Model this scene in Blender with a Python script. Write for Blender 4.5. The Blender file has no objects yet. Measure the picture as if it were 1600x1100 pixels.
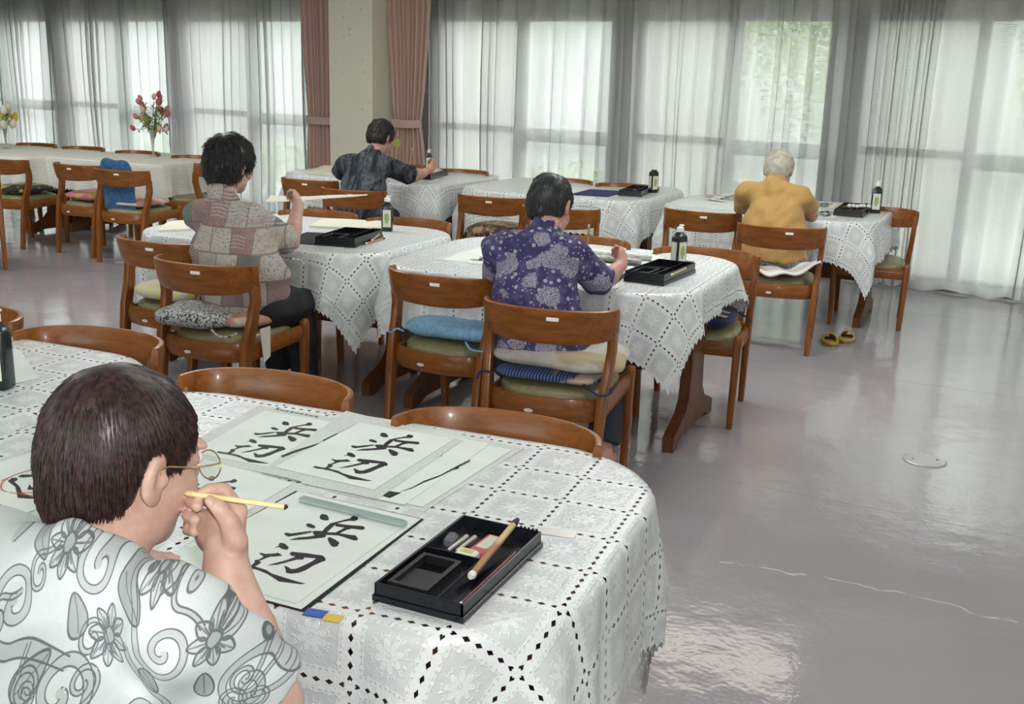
import bpy, bmesh, math, random
import numpy as np
from mathutils import Vector, Matrix
random.seed(7); np.random.seed(7)
S = bpy.context.scene
COL = S.collection
PI = math.pi
# ---------------------------------------------------------------- camera, world, lights, exposure
cam = bpy.data.cameras.new('camera'); camo = bpy.data.objects.new('camera', cam); COL.objects.link(camo)
cam.sensor_width = 36.0; cam.lens = 37.04; cam.clip_start = 0.05; cam.clip_end = 200
def cam_matrix(yaw, pitch, roll, H):
    fw = Vector((math.sin(yaw)*math.cos(pitch), math.cos(yaw)*math.cos(pitch), -math.sin(pitch)))
    ri = Vector((math.cos(yaw), -math.sin(yaw), 0)); up = ri.cross(fw)
    r2 = math.cos(roll)*ri + math.sin(roll)*up; u2 = -math.sin(roll)*ri + math.cos(roll)*up
    M = Matrix((( r2.x, u2.x, -fw.x, 0), (r2.y, u2.y, -fw.y, 0), (r2.z, u2.z, -fw.z, H), (0,0,0,1)))
    return M
camo.matrix_world = cam_matrix(-0.360984, 0.254744, 0.0302562, 1.4998)
S.camera = camo
S.view_settings.view_transform = 'Standard'; S.view_settings.look = 'None'
S.view_settings.gamma = 1.0; S.view_settings.use_curve_mapping = False
S.view_settings.exposure = 1.08
world = bpy.data.worlds.new('world'); S.world = world; world.use_nodes = True
wn = world.node_tree.nodes; wl = world.node_tree.links
bg = wn['Background']; bg.inputs['Color'].default_value = (0.96, 1.0, 1.0, 1); bg.inputs['Strength'].default_value = 3.6
def area_light(name, loc, rot, sx, sy, power, color=(1,1,1), spread=PI):
    l = bpy.data.lights.new(name, 'AREA'); l.shape = 'RECTANGLE'; l.size = sx; l.size_y = sy
    l.energy = power; l.color = color; l.spread = spread
    o = bpy.data.objects.new(name, l); COL.objects.link(o); o.location = loc; o.rotation_euler = rot
    return o
# the photographer's own flash, beside the lens
fl = bpy.data.lights.new('camera_flash', 'SPOT'); fl.energy = 36; fl.shadow_soft_size = 0.035; fl.spot_size = math.radians(75); fl.spot_blend = 0.6
fl.color = (1.0, 0.99, 0.98)
flo = bpy.data.objects.new('camera_flash', fl); COL.objects.link(flo)
flo.matrix_world = camo.matrix_world @ Matrix.Translation((0.05, 0.07, 0.02))
# fluorescent tubes of the window-side fixtures and added rows that brighten the room (the fixtures themselves are built with the ceiling)
CEIL = 2.6
FIX = [(-1.0, 7.0), (-4.2, 7.0), (-7.4, 7.0)] + [(x, y) for y in (5.2, 2.6, -0.6) for x in (1.9, -1.0, -4.2, -7.4)]
for x, y in FIX:
    area_light('fluorescent_and_fill_light', (x, y, CEIL-0.075), (0,0,0), 1.2, 0.66, 2.6 if y > 6 else 17 if y > 5 else 5, (1.0, 0.92, 0.76) if y > 6 else (0.97, 1.0, 0.99))

# ---------------------------------------------------------------- helpers
class MB:
    """collects shapes, then links them as one mesh object"""
    def __init__(s): s.v = []; s.f = []; s.uv = None
    def add(s, v, f):
        o = len(s.v); s.v += [tuple(map(float, p)) for p in v]; s.f += [tuple(i+o for i in q) for q in f]; return s
    def box(s, c, size, rz=0, ch=0.0):
        x, y, z = [a/2 for a in size]
        if ch <= 0:
            v = [(i*x, j*y, k*z) for i in (-1,1) for j in (-1,1) for k in (-1,1)]
            f = [(0,1,3,2),(4,6,7,5),(0,4,5,1),(2,3,7,6),(0,2,6,4),(1,5,7,3)]
        else:
            c1 = min(ch, x*.9, y*.9); cz = min(ch, z*.9)
            ring = lambda a, b: [(a, b-c1), (a-c1, b), (-a+c1, b), (-a, b-c1), (-a, -b+c1), (-a+c1, -b), (a-c1, -b), (a, -b+c1)]
            v = []
            for (zz, ins) in ((-z, cz), (-z+cz, 0), (z-cz, 0), (z, cz)):
                v += [(px*(x-ins)/x if x else 0, py*(y-ins)/y if y else 0, zz) for px, py in ring(x, y)]
            f = [tuple(range(7, -1, -1)), tuple(range(24, 32))]
            for k in range(3):
                for i in range(8):
                    j = (i+1) % 8; f.append((k*8+i, k*8+j, k*8+8+j, k*8+8+i))
        cr, sr = math.cos(rz), math.sin(rz)
        return s.add([(c[0]+a*cr-b*sr, c[1]+a*sr+b*cr, c[2]+d) for a, b, d in v], f)
    def sweep(s, path, sizes, side=(1,0,0), n=12, power=4.0, cap=True):
        """rounded-rectangle section swept along path; sizes = (width along side, depth across)"""
        P = [Vector(p) for p in path]; m = len(P); side = Vector(side).normalized() if not callable(side) else side
        if not isinstance(sizes, list): sizes = [sizes]*m
        v = []; f = []
        for i, p in enumerate(P):
            t = (P[min(i+1, m-1)] - P[max(i-1, 0)]).normalized()
            sd = side(i) if callable(side) else side
            sd = (sd - t*sd.dot(t)).normalized(); o = t.cross(sd)
            w, d = sizes[i]
            for k in range(n):
                a = 2*PI*(k+.5)/n; c, q = math.cos(a), math.sin(a)
                r = (abs(c)**power + abs(q)**power)**(-1/power)
                v.append(p + sd*(c*r*w/2) + o*(q*r*d/2))
        for i in range(m-1):
            for k in range(n):
                j = (k+1) % n; f.append((i*n+k, i*n+j, (i+1)*n+j, (i+1)*n+k))
        if cap: f += [tuple(range(n-1, -1, -1)), tuple(range((m-1)*n, m*n))]
        return s.add(v, f)
    def tube(s, path, r, n=10):
        P = [Vector(p) for p in path]; m = len(P)
        rs = r if isinstance(r, (list, tuple)) else [r]*m
        v = []; f = []; up = None
        for i, p in enumerate(P):
            t = (P[min(i+1, m-1)] - P[max(i-1, 0)]).normalized()
            if up is None: up = Vector((0,0,1)) if abs(t.z) < .9 else Vector((1,0,0))
            a = (up - t*up.dot(t)).normalized(); b = t.cross(a); up = a
            for k in range(n):
                q = 2*PI*k/n; v.append(p + (a*math.cos(q)+b*math.sin(q))*rs[i])
        for i in range(m-1):
            for k in range(n):
                j = (k+1) % n; f.append((i*n+k, i*n+j, (i+1)*n+j, (i+1)*n+k))
        f += [tuple(range(n-1, -1, -1)), tuple(range((m-1)*n, m*n))]
        return s.add(v, f)
    def lathe(s, prof, c=(0,0,0), n=24):
        v = []; f = []; m = len(prof)
        for r, z in prof:
            for k in range(n):
                a = 2*PI*k/n; v.append((c[0]+r*math.cos(a), c[1]+r*math.sin(a), c[2]+z))
        for i in range(m-1):
            for k in range(n):
                j = (k+1) % n; f.append((i*n+k, i*n+j, (i+1)*n+j, (i+1)*n+k))
        f += [tuple(range(n-1, -1, -1)), tuple(range((m-1)*n, m*n))]
        return s.add(v, f)
    def prism(s, outline, fn, t0, t1):
        """outline in 2D, fn(a,b,t) -> point"""
        n = len(outline)
        v = [fn(a, b, t0) for a, b in outline] + [fn(a, b, t1) for a, b in outline]
        f = [tuple(range(n-1, -1, -1)), tuple(range(n, 2*n))] + [(i, (i+1) % n, n+(i+1) % n, n+i) for i in range(n)]
        return s.add(v, f)
    def build(s, name, mat, parent=None, smooth=False, angle=40, uv=None):
        me = bpy.data.meshes.new(name); me.from_pydata(s.v, [], s.f)
        return finish(name, me, mat, parent, smooth, angle, uv)
def finish(name, me, mat, parent=None, smooth=False, angle=40, uv=None, fixn=True):
    if fixn:
        b = bmesh.new(); b.from_mesh(me); bmesh.ops.recalc_face_normals(b, faces=b.faces); b.to_mesh(me); b.free()
    if uv is not None:
        l = me.uv_layers.new(name='UVMap'); uv = np.asarray(uv, dtype=np.float32)
        li = np.empty(len(me.loops), dtype=np.int32); me.loops.foreach_get('vertex_index', li)
        l.data.foreach_set('uv', uv[li].ravel())
    if mat:
        for m in (mat if isinstance(mat, (list, tuple)) else [mat]): me.materials.append(m)
    if smooth:
        me.polygons.foreach_set('use_smooth', [True]*len(me.polygons))
        if angle < 180: me.set_sharp_from_angle(angle=math.radians(angle))
    me.update()
    o = bpy.data.objects.new(name, me); COL.objects.link(o)
    if parent: o.parent = parent
    return o
def thing(name, label, cat, loc=(0,0,0), rz=0, group=None):
    o = bpy.data.objects.new(name, None); COL.objects.link(o); o.empty_display_size = .1
    o.location = loc; o.rotation_euler = (0,0,rz); return tag(o, label, cat, group)
def tag(o, label, cat, group=None):
    o['label'] = label; o['category'] = cat
    if group: o['group'] = group
    return o
def struct(o, label=None):
    o['kind'] = 'structure'
    if label: o['label'] = label
    return o
def copy_thing(root, loc, rz, label, group=None):
    r = root.copy(); COL.objects.link(r); r.location = loc; r.rotation_euler = (0,0,rz); r['label'] = label
    if group: r['group'] = group
    for ch in list(root.children):
        c = ch.copy(); COL.objects.link(c); c.parent = r
        for g in list(ch.children):
            d = g.copy(); COL.objects.link(d); d.parent = c
    return r
def lerp(a, b, t): return a+(b-a)*t
def smooth(path, n=6):
    """Catmull-Rom through the points"""
    P = [np.array(p, float) for p in path]; P = [2*P[0]-P[1]] + P + [2*P[-1]-P[-2]]; out = []
    for i in range(1, len(P)-2):
        for k in range(n):
            t = k/n; a, b, c, d = P[i-1:i+3]
            out.append(.5*((2*b)+(-a+c)*t+(2*a-5*b+4*c-d)*t*t+(-a+3*b-3*c+d)*t**3))
    out.append(P[-2]); return [tuple(p) for p in out]

# ---------------------------------------------------------------- materials: a small maths layer over shader nodes
class X:
    def __init__(s, nt, sock): s.nt = nt; s.s = sock
    def _m(s, op, *o, clamp=False):
        n = s.nt.nodes.new('ShaderNodeMath'); n.operation = op; n.use_clamp = clamp
        for i, a in enumerate((s,)+o):
            if isinstance(a, X): s.nt.links.new(a.s, n.inputs[i])
            else: n.inputs[i].default_value = a
        return X(s.nt, n.outputs[0])
    def __add__(s, o): return s._m('ADD', o)
    __radd__ = __add__
    def __mul__(s, o): return s._m('MULTIPLY', o)
    __rmul__ = __mul__
    def __sub__(s, o): return s._m('SUBTRACT', o)
    def __rsub__(s, o): return (s*-1)+o
    def __truediv__(s, o): return s._m('DIVIDE', o)
    def lt(s, o): return s._m('LESS_THAN', o)
    def gt(s, o): return s._m('GREATER_THAN', o)
    def fract(s): return s._m('FRACT')
    def floor(s): return s._m('FLOOR')
    def abs(s): return s._m('ABSOLUTE')
    def sin(s): return s._m('SINE')
    def sqrt(s): return s._m('SQRT')
    def atan2(s, o): return s._m('ARCTAN2', o)
    def min(s, o): return s._m('MINIMUM', o)
    def max(s, o): return s._m('MAXIMUM', o)
    def pow(s, o): return s._m('POWER', o)
    def sat(s): return s._m('ADD', 0.0, clamp=True)
    def step(s, a, b):
        n = s.nt.nodes.new('ShaderNodeMapRange'); n.interpolation_type = 'SMOOTHSTEP'
        s.nt.links.new(s.s, n.inputs[0]); n.inputs[1].default_value = a; n.inputs[2].default_value = b
        return X(s.nt, n.outputs[0])
class Mat:
    def __init__(s, name):
        s.m = bpy.data.materials.new(name); s.m.use_nodes = True; s.nt = s.m.node_tree; s.p = s.nt.nodes['Principled BSDF']; s.out = s.nt.nodes['Material Output']
    def N(s, t): return s.nt.nodes.new(t)
    def link(s, a, b): s.nt.links.new(a.s if isinstance(a, X) else a, b)
    def coord(s, kind='Object', scale=(1,1,1)):
        t = s.N('ShaderNodeTexCoord'); o = t.outputs[kind]
        if scale != (1,1,1):
            mp = s.N('ShaderNodeMapping'); mp.inputs['Scale'].default_value = scale; s.link(o, mp.inputs[0]); o = mp.outputs[0]
        return o
    def xyz(s, vec):
        n = s.N('ShaderNodeSeparateXYZ'); s.link(vec, n.inputs[0]); return [X(s.nt, o) for o in n.outputs]
    def comb(s, x, y, z):
        n = s.N('ShaderNodeCombineXYZ')
        for i, a in enumerate((x, y, z)):
            if isinstance(a, X): s.link(a, n.inputs[i])
            else: n.inputs[i].default_value = a
        return n.outputs[0]
    def noise(s, vec, scale, detail=3, rough=.5, dist=0.0):
        n = s.N('ShaderNodeTexNoise'); s.link(vec, n.inputs['Vector']); n.inputs['Scale'].default_value = scale; n.inputs['Detail'].default_value = detail
        n.inputs['Roughness'].default_value = rough; n.inputs['Distortion'].default_value = dist; return X(s.nt, n.outputs[0])
    def vor(s, vec, scale, feature='F1', metric='EUCLIDEAN', rand=1.0):
        n = s.N('ShaderNodeTexVoronoi'); n.feature = feature; n.distance = metric if feature != 'DISTANCE_TO_EDGE' else n.distance
        s.link(vec, n.inputs['Vector']); n.inputs['Scale'].default_value = scale; n.inputs['Randomness'].default_value = rand
        return X(s.nt, n.outputs['Distance']), (n.outputs['Color'] if 'Color' in n.outputs else None)
    def wave(s, vec, scale, dist=0.0, detail=2, dscale=1.0, dirn='X'):
        n = s.N('ShaderNodeTexWave'); s.link(vec, n.inputs['Vector']); n.bands_direction = dirn
        n.inputs['Scale'].default_value = scale; n.inputs['Distortion'].default_value = dist; n.inputs['Detail'].default_value = detail; n.inputs['Detail Scale'].default_value = dscale
        return X(s.nt, n.outputs[1])
    def mix(s, fac, a, b):
        n = s.N('ShaderNodeMix'); n.data_type = 'RGBA'
        if isinstance(fac, X): s.link(fac, n.inputs[0])
        else: n.inputs[0].default_value = fac
        for i, c in ((6, a), (7, b)):
            if isinstance(c, (tuple, list)): n.inputs[i].default_value = (*c[:3], 1)
            else: s.link(c, n.inputs[i])
        return n.outputs[2]
    def ramp(s, fac, stops, interp='LINEAR'):
        n = s.N('ShaderNodeValToRGB'); n.color_ramp.interpolation = interp; e = n.color_ramp.elements
        while len(e) < len(stops): e.new(.5)
        for k, (p, c) in enumerate(stops): e[k].position = p; e[k].color = (*c, 1)
        s.link(fac, n.inputs[0]); return n.outputs[0]
    def base(s, c): 
        if isinstance(c, (tuple, list)): s.p.inputs['Base Color'].default_value = (*c[:3], 1)
        else: s.link(c, s.p.inputs['Base Color'])
        return s
    def set(s, rough=None, metal=None, spec=None, coat=None, trans=None, sheen=None, sss=None):
        P = s.p.inputs
        for k, v in (('Roughness', rough), ('Metallic', metal), ('Specular IOR Level', spec), ('Coat Weight', coat), ('Transmission Weight', trans), ('Sheen Weight', sheen), ('Subsurface Weight', sss)):
            if v is None: continue
            if isinstance(v, X): s.link(v, P[k])
            else: P[k].default_value = v
        if coat: P['Coat Roughness'].default_value = .12
        return s
    def bump(s, h, strength=.3, dist=.002):
        n = s.N('ShaderNodeBump'); n.inputs['Strength'].default_value = strength; n.inputs['Distance'].default_value = dist
        s.link(h, n.inputs['Height']); s.link(n.outputs[0], s.p.inputs['Normal']); return s
    def alpha(s, a): s.link(a, s.p.inputs['Alpha']); return s
def plain(name, c, rough=.5, metal=0.0, spec=.5, coat=None, noise=0.0, nscale=40):
    m = Mat(name); m.set(rough=rough, metal=metal, spec=spec, coat=coat)
    if noise:
        n = m.noise(m.coord('Object'), nscale, 4)
        m.base(m.mix(n.step(.3, .7), tuple(a*(1-noise) for a in c), tuple(min(1, a*(1+noise)) for a in c)))
    else: m.base(c)
    return m.m

# ---------------------------------------------------------------- the room
UC, US = math.cos(math.radians(-10.0684)), math.sin(math.radians(-10.0684))
ANG = math.radians(-10.0684); N0 = 8.461
def uw(u, n, z): return (u*UC + (N0+n)*(-US), u*US + (N0+n)*UC, z)
class WB(MB):
    def ubox(s, u0, u1, n0, n1, z0, z1):
        v = [uw(u, n, z) for u in (u0, u1) for n in (n0, n1) for z in (z0, z1)]
        return s.add(v, [(0,1,3,2),(4,6,7,5),(0,4,5,1),(2,3,7,6),(0,2,6,4),(1,5,7,3)])
# --- materials of the shell
m = Mat('vinyl_floor'); oc = m.coord('Object'); x, y, z = m.xyz(oc)
n1 = m.noise(oc, 1.3, 4); n2 = m.noise(oc, 260, 2)
seam = ((y + x*0.098 + 0.0)/1.92 - 0.0136).fract(); seam = (seam - .5).abs().step(.4985, .4995)
col = m.mix(n1.step(.3, .7), (.335, .315, .332), (.375, .352, .37)); col = m.mix(n2.step(.35, .65)*.3, col, (.30, .275, .295))
# a long pale scratch
sx = x*1.0; sc = (y - (3.20 - .15*sx*sx - .05*sx) - (m.noise(oc, 5, 3)-.5)*.16).abs()
scr = sc.step(.007, .002)*x.gt(-.46)*x.lt(.42)*m.noise(oc, 9, 2).step(.38, .5)
col = m.mix(seam*.55, col, (.2, .18, .19)); col = m.mix(scr*.6, col, (.75, .72, .72)); m.base(col)
m.set(rough=n1.step(.2, .8)*.05+.07, spec=.7)
h = m.noise(oc, 7, 3)*.7 + m.noise(oc, 55, 2)*.10 - seam*.4
m.bump(h, .2, .02); M_FLOOR = m.m
M_WALL = plain('cream_wallpaper', (.66, .64, .56), .8)
M_CEIL = plain('ceiling_board', (.78, .78, .74), .9)
m = Mat('dotted_wallpaper'); oc = m.coord('Object'); d, c = m.vor(oc, 9.0, rand=.75)
m.base(m.mix(d.step(.16, .10)*m.noise(oc, 60, 2).step(.4, .6), m.mix(m.noise(oc, 30, 3), (.76, .74, .62), (.82, .80, .68)), (.56, .52, .38))); m.set(rough=.8); M_WP = m.m
M_ALU = plain('bronze_aluminium', (.20, .19, .18), .45, .4)
M_FROST = Mat('frosted_film'); mm = M_FROST
tr = mm.N('ShaderNodeBsdfTranslucent'); tr.inputs[0].default_value = (.64, .645, .64, 1); df = mm.N('ShaderNodeBsdfDiffuse'); df.inputs[0].default_value = (.75, .76, .72, 1)
mx = mm.N('ShaderNodeMixShader'); mx.inputs[0].default_value = .2; mm.link(tr.outputs[0], mx.inputs[1]); mm.link(df.outputs[0], mx.inputs[2])
tp = mm.N('ShaderNodeBsdfTransparent'); tp.inputs[0].default_value = (.95, .95, .94, 1); m2 = mm.N('ShaderNodeMixShader'); m2.inputs[0].default_value = .52; mm.link(mx.outputs[0], m2.inputs[1]); mm.link(tp.outputs[0], m2.inputs[2]); mm.link(m2.outputs[0], mm.out.inputs[0]); M_FROST = mm.m
mm = Mat('window_glass'); t = mm.N('ShaderNodeBsdfTransparent'); t.inputs[0].default_value = (.90, .92, .91, 1); g = mm.N('ShaderNodeBsdfGlossy'); g.inputs['Roughness'].default_value = .02
mx = mm.N('ShaderNodeMixShader'); mx.inputs[0].default_value = .05; mm.link(t.outputs[0], mx.inputs[1]); mm.link(g.outputs[0], mx.inputs[2]); mm.link(mx.outputs[0], mm.out.inputs[0]); M_GLASS = mm.m

ROOM = [(4.6, -3.25), (-15.0, -3.25), uw(-16.8, .34, 0)[:2], uw(3.2, .34, 0)[:2]]
b = MB(); b.prism(ROOM, lambda x, y, z: (x, y, z), -.1, 0); struct(b.build('floor', M_FLOOR))
b = MB(); b.prism(ROOM, lambda x, y, z: (x, y, z), CEIL, CEIL+.1); struct(b.build('ceiling', M_CEIL))
b = MB(); b.box((3.6, 2.4, CEIL/2), (.1, 11.4, CEIL)); struct(b.build('wall_right', M_WALL))
b = MB()
for x0, x1, z0, z1 in ((-15, 4, 0, .12), (-15, 4, 2.42, CEIL), (-15, -4.6, .12, 2.42), (-.73, 4, .12, 2.42)): b.box(((x0+x1)/2, -3.2, (z0+z1)/2), (x1-x0, .1, z1-z0))
struct(b.build('wall_rear', M_WALL))
for k in range(2):   # added windows, unseen behind the camera, put in to light the room
    x0 = -4.6+k*11.6/6; x1 = x0+11.6/6; e = bpy.data.objects.new('window_%d' % (k+8), None); COL.objects.link(e); struct(e)
    b = MB(); b.box((x0+.03, -3.2, 1.27), (.06, .08, 2.3)); b.box((x1-.03, -3.2, 1.27), (.06, .08, 2.3)); b.box(((x0+x1)/2, -3.2, .15), (x1-x0, .08, .06)); b.box(((x0+x1)/2, -3.2, 2.39), (x1-x0, .08, .06)); b.build('window_frame', M_ALU, e)
    b = MB(); b.box(((x0+x1)/2, -3.21, 1.27), (x1-x0-.12, .006, 2.18)); b.build('glass_pane', M_GLASS, e)
b = MB(); b.box((-14.8, 4.1, CEIL/2), (.1, 14.7, CEIL)); struct(b.build('wall_left', M_WALL))
w = WB(); w.ubox(-16.5, 3.2, .12, .34, 2.08, CEIL)
struct(w.build('wall_window', M_WALL))
w = WB(); w.ubox(-6.98, -6.45, -.35, .34, 0, CEIL); struct(w.build('wall_column', M_WP))
w = WB(); w.ubox(2.3, 3.2, .12, .34, 0, 2.08); struct(w.build('wall_corner', M_WALL))
# windows: each unit is a frosted leaf beside a clear leaf
units = [(-13.80, -12.78, -11.84), (-11.64, -10.64, -9.66), (-9.52, -8.54, -7.62), (-6.08, -5.13, -4.18), (-3.96, -3.09, -2.28), (-2.02, -1.21, -.36), (-.14, .72, 1.6)]
for k, (ua, um, ub) in enumerate(units):
    e = bpy.data.objects.new('window_%d' % (k+1), None); COL.objects.link(e); struct(e)
    w = WB(); w.ubox(ua-.05, ua+.03, .14, .26, .03, 2.08); w.ubox(um-.035, um+.035, .14, .26, .03, 2.08); w.ubox(ub-.03, ub+.05, .14, .26, .03, 2.08)
    w.ubox(ua, ub, .14, .26, 2.0, 2.08); w.ubox(ua, ub, .14, .26, 0, .09)
    w.build('window_frame', M_ALU, e)
    w = WB(); w.ubox(ua+.03, um-.035, .17, .21, 1.0, 1.06); w.build('frosted_leaf_rail', M_ALU, e)
    w = WB(); w.ubox(um+.035, ub-.03, .17, .23, .93, 1.05); w.build('clear_leaf_rail', M_ALU, e)
    w = WB(); w.ubox(ua+.03, um-.035, .185, .195, .09, 2.0); w.build('frosted_pane', M_FROST, e)
    w = WB(); w.ubox(um+.035, ub-.03, .195, .201, .09, 2.0); w.build('glass_pane', M_GLASS, e)
for k, (ua, ub) in enumerate([(-16.4, -13.85), (-11.79, -11.69), (-9.61, -9.57), (-7.57, -6.13), (-4.13, -4.01), (-2.23, -2.07), (-.31, -.19), (1.65, 2.3)]):
    w = WB(); w.ubox(ua, ub, .12, .34, 0, 2.08); struct(w.build('trim_%d' % (k+1), M_ALU))
# outside: paving, a low hedge and garden trees that only show through the lace
b = MB(); b.box((-5, 8, -.30), (90, 70, .1)); struct(b.build('ground', plain('outside_paving', (.48, .49, .45), .9)))
mg = Mat('leaf_green'); oc = mg.coord('Object'); mg.base(mg.ramp(mg.noise(oc, 3, 3), [(.3, (.16, .28, .06)), (.7, (.45, .58, .16))])); mg.set(rough=.5)
M_LEAF = mg.m
M_BARK = plain('bark', (.14, .10, .07), .9)
def bush(name, label, cat, u, n, h, r, nl, base=0.0, seed=0, group=None):
    rg = np.random.RandomState(seed); x0, y0, _ = uw(u, n, 0)
    e = thing(name, label, cat, (x0, y0, -.26), 0, group)
    b = MB()
    for k in range(nl):
        a = rg.normal(size=3); a /= np.linalg.norm(a); q = a*rg.uniform(.55, 1)
        c = np.array([q[0]*r, q[1]*r, base+(h-base)*(.5+.5*q[2])]); t = rg.normal(size=3); t /= np.linalg.norm(t); s_ = np.cross(t, a); s_ /= np.linalg.norm(s_)+1e-6
        l = rg.uniform(.05, .09); wd = l*.45
        b.add([c, c+t*l*.5+s_*wd, c+t*l, c+t*l*.5-s_*wd], [(0,1,2,3)])
    f = b.build('foliage', M_LEAF, e); f['kind'] = 'stuff'
    t = MB(); t.tube([(0,0,0), (.02,.01,h*.4), (-.02,.03,h*.75)], [.07, .05, .02], 8); t.build('trunk', M_BARK, e)
for k in range(8):
    u = -13.7+k*1.53 if k < 5 else -5.85+(k-5)*1.85
    bush('garden_shrub', 'low rounded garden shrub behind the window lace, number %s from the left' % ['one','two','three','four','five','six','seven','eight','nine'][k], 'shrub', u, 2.2+.2*(k % 3), .85, .75, 900, .1, k, 'garden shrubs outside the windows')
bush('garden_tree', 'leafy yellow-green tree outside the rightmost window', 'tree', -.1, 2.3, 3.6, 1.1, 6000, .5, 21)
bush('garden_tree', 'leafy tree outside the window behind the yellow-shirted person', 'tree', -3.3, 4.2, 4.2, 1.3, 6000, 1.0, 22)
# an added pale wall beyond the windows, hiding the low sky behind the lace
w = WB(); w.ubox(-30, 14, 6.6, 6.85, -.26, 2.45); struct(w.build('added_sky_screen', plain('sky_screen_render', (.54, .55, .535), .9, noise=.10, nscale=2)))
# ceiling fixtures
M_LAMP = plain('lamp_enamel', (.85, .85, .82), .4)
me_ = Mat('fluorescent_diffuser'); me_.base((.9, .9, .85)); me_.p.inputs['Emission Color'].default_value = (1, .93, .78, 1); me_.p.inputs['Emission Strength'].default_value = 2.0; M_TUBE = me_.m
for k, (x, y) in enumerate(FIX):
    e = thing('ceiling_light', 'white fluorescent ceiling fixture, %s, %s' % ({7.0: 'row nearest the window curtains', 5.2: 'row added as fill over the middle tables', 2.6: 'row added as fill over the nearest table', -.6: 'row added as fill behind the photographer'}[y], {1.9: 'over the bare floor', -1.0: 'second from the right wall', -4.2: 'third from the right wall', -7.4: 'farthest from the right wall'}[x]), 'ceiling light', (x, y, CEIL), 0, 'fluorescent ceiling fixtures')
    b = MB(); b.box((0,0,-.03), (1.3, .74, .06), 0, .01); b.build('housing', M_LAMP, e)
    b = MB()
    for dy in (-.08, .08): b.tube([(-.6, dy, -.062), (.6, dy, -.062)], .016, 8)
    b.build('tube', M_TUBE, e)
# floor outlet plate
fo = MB(); fo.lathe([(.0, .0), (.088, .0), (.088, .003), (.080, .006), (.0, .006)], (0,0,0), 32)
e = thing('floor_outlet_cover', 'round steel cover plate set in the bare vinyl floor', 'floor cover', (.157, 4.51, 0))
fo.build('plate', plain('brushed_steel', (.62, .60, .60), .3, .8), e)
for a in (.3, .3+PI): s_ = MB(); s_.lathe([(0, .006), (.006, .006), (.005, .0078), (0, .0078)], (.05*math.cos(a), .05*math.sin(a), 0), 10); s_.build('screw', plain('dark_screw', (.2, .2, .2), .4, .8), e)

# ---------------------------------------------------------------- curtains
mm = Mat('lace_net'); tc = mm.coord('UV'); u_, v_, _ = mm.xyz(tc)
zig = ((u_*90).sin()*.18 + v_*62).fract(); zz = (zig - .5).abs().step(.10, .34)
hem = v_.step(.095, .085); fine = mm.noise(tc, 160, 2).step(.35, .65)
op = (zz*.14 + fine*.06 + .74 + hem*.15).sat()
t = mm.N('ShaderNodeBsdfTransparent'); tl = mm.N('ShaderNodeBsdfTranslucent'); tl.inputs[0].default_value = (.45, .45, .455, 1); df = mm.N('ShaderNodeBsdfDiffuse'); df.inputs[0].default_value = (.86, .86, .85, 1)
a = mm.N('ShaderNodeMixShader'); a.inputs[0].default_value = .26; mm.link(tl.outputs[0], a.inputs[1]); mm.link(df.outputs[0], a.inputs[2])
c = mm.N('ShaderNodeMixShader'); mm.link(op, c.inputs[0]); mm.link(t.outputs[0], c.inputs[1]); mm.link(a.outputs[0], c.inputs[2]); mm.link(c.outputs[0], mm.out.inputs[0]); M_NET = mm.m
def curtain(name, label, cat, u0, u1, mat, n0=0.0, amp=.045, wl=.17, zt=2.5, zb=.015, seed=0, shape=None, res=.012, group=None, zs=None):
    rg = np.random.RandomState(seed); nu = int((u1-u0)/res)+1; U_ = np.linspace(u0, u1, nu)
    ph = np.cumsum(2*PI/(wl*np.clip(1+.35*np.repeat(rg.normal(size=nu//12+2), 12)[:nu], .5, 1.8))*(u1-u0)/nu)
    am = amp*(.55+.45*np.interp(U_, np.linspace(u0, u1, 14), rg.uniform(0, 1, 14)))
    zs = np.array(zs if zs is not None else [zb, .1, .5, 1.0, 1.5, 2.0, zt]); V = []; UV = []
    off = np.tanh(1.6*np.sin(ph))*am
    arc = np.concatenate([[0], np.cumsum(np.hypot(np.diff(U_), np.diff(off)))])
    for z in zs:
        k = 1.0 + .12*math.sin(z*2.1+seed)
        uu = U_ + .012*np.sin(z*1.3+U_*3+seed); wv = .010*np.sin(U_*5.3+z*2.2+seed)
        for i in range(nu):
            u = uu[i]; n = n0 + off[i]*k*(.75+.25*z/zt if zt else 1) + wv[i]
            zz_ = z + (.012*math.sin(ph[i]*.5) if z == zs[0] else 0)
            u += .013*math.sin(2*ph[i])*k if mat is M_NET else 0
            if shape: u = shape(u, z, (u-u0)/(u1-u0))
            V.append(uw(u, n, max(zz_, .004))); UV.append((arc[i], z))
    F = [(r*nu+i, r*nu+i+1, (r+1)*nu+i+1, (r+1)*nu+i) for r in range(len(zs)-1) for i in range(nu-1)]
    me = bpy.data.meshes.new(name); me.from_pydata(V, [], F)
    o = finish(name, me, mat, None, True, 180, UV, fixn=False); return tag(o, label, cat, group)
G = 'white lace net curtains'
for k, (ua, ub, lab) in enumerate([(-15.2, -11.60, 'white pleated lace net curtain at the far left windows'), (-11.74, -9.55, 'white pleated lace net curtain behind the vase of pink flowers'), (-9.66, -7.30, 'white pleated lace net curtain next to the left pink drape'),
        (-6.46, -4.04, 'white pleated lace net curtain next to the right pink drape'), (-4.16, -2.08, 'white pleated lace net curtain behind the person in yellow'), (-2.20, -.22, 'white pleated lace net curtain behind the empty chair by the window'), (-.34, 2.3, 'white pleated lace net curtain at the right edge with greenery behind')]):
    curtain('lace_curtain', lab, 'curtain', ua, ub, M_NET, (0, .03)[k % 2], .058, .15, seed=k+3, group=G)
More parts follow.
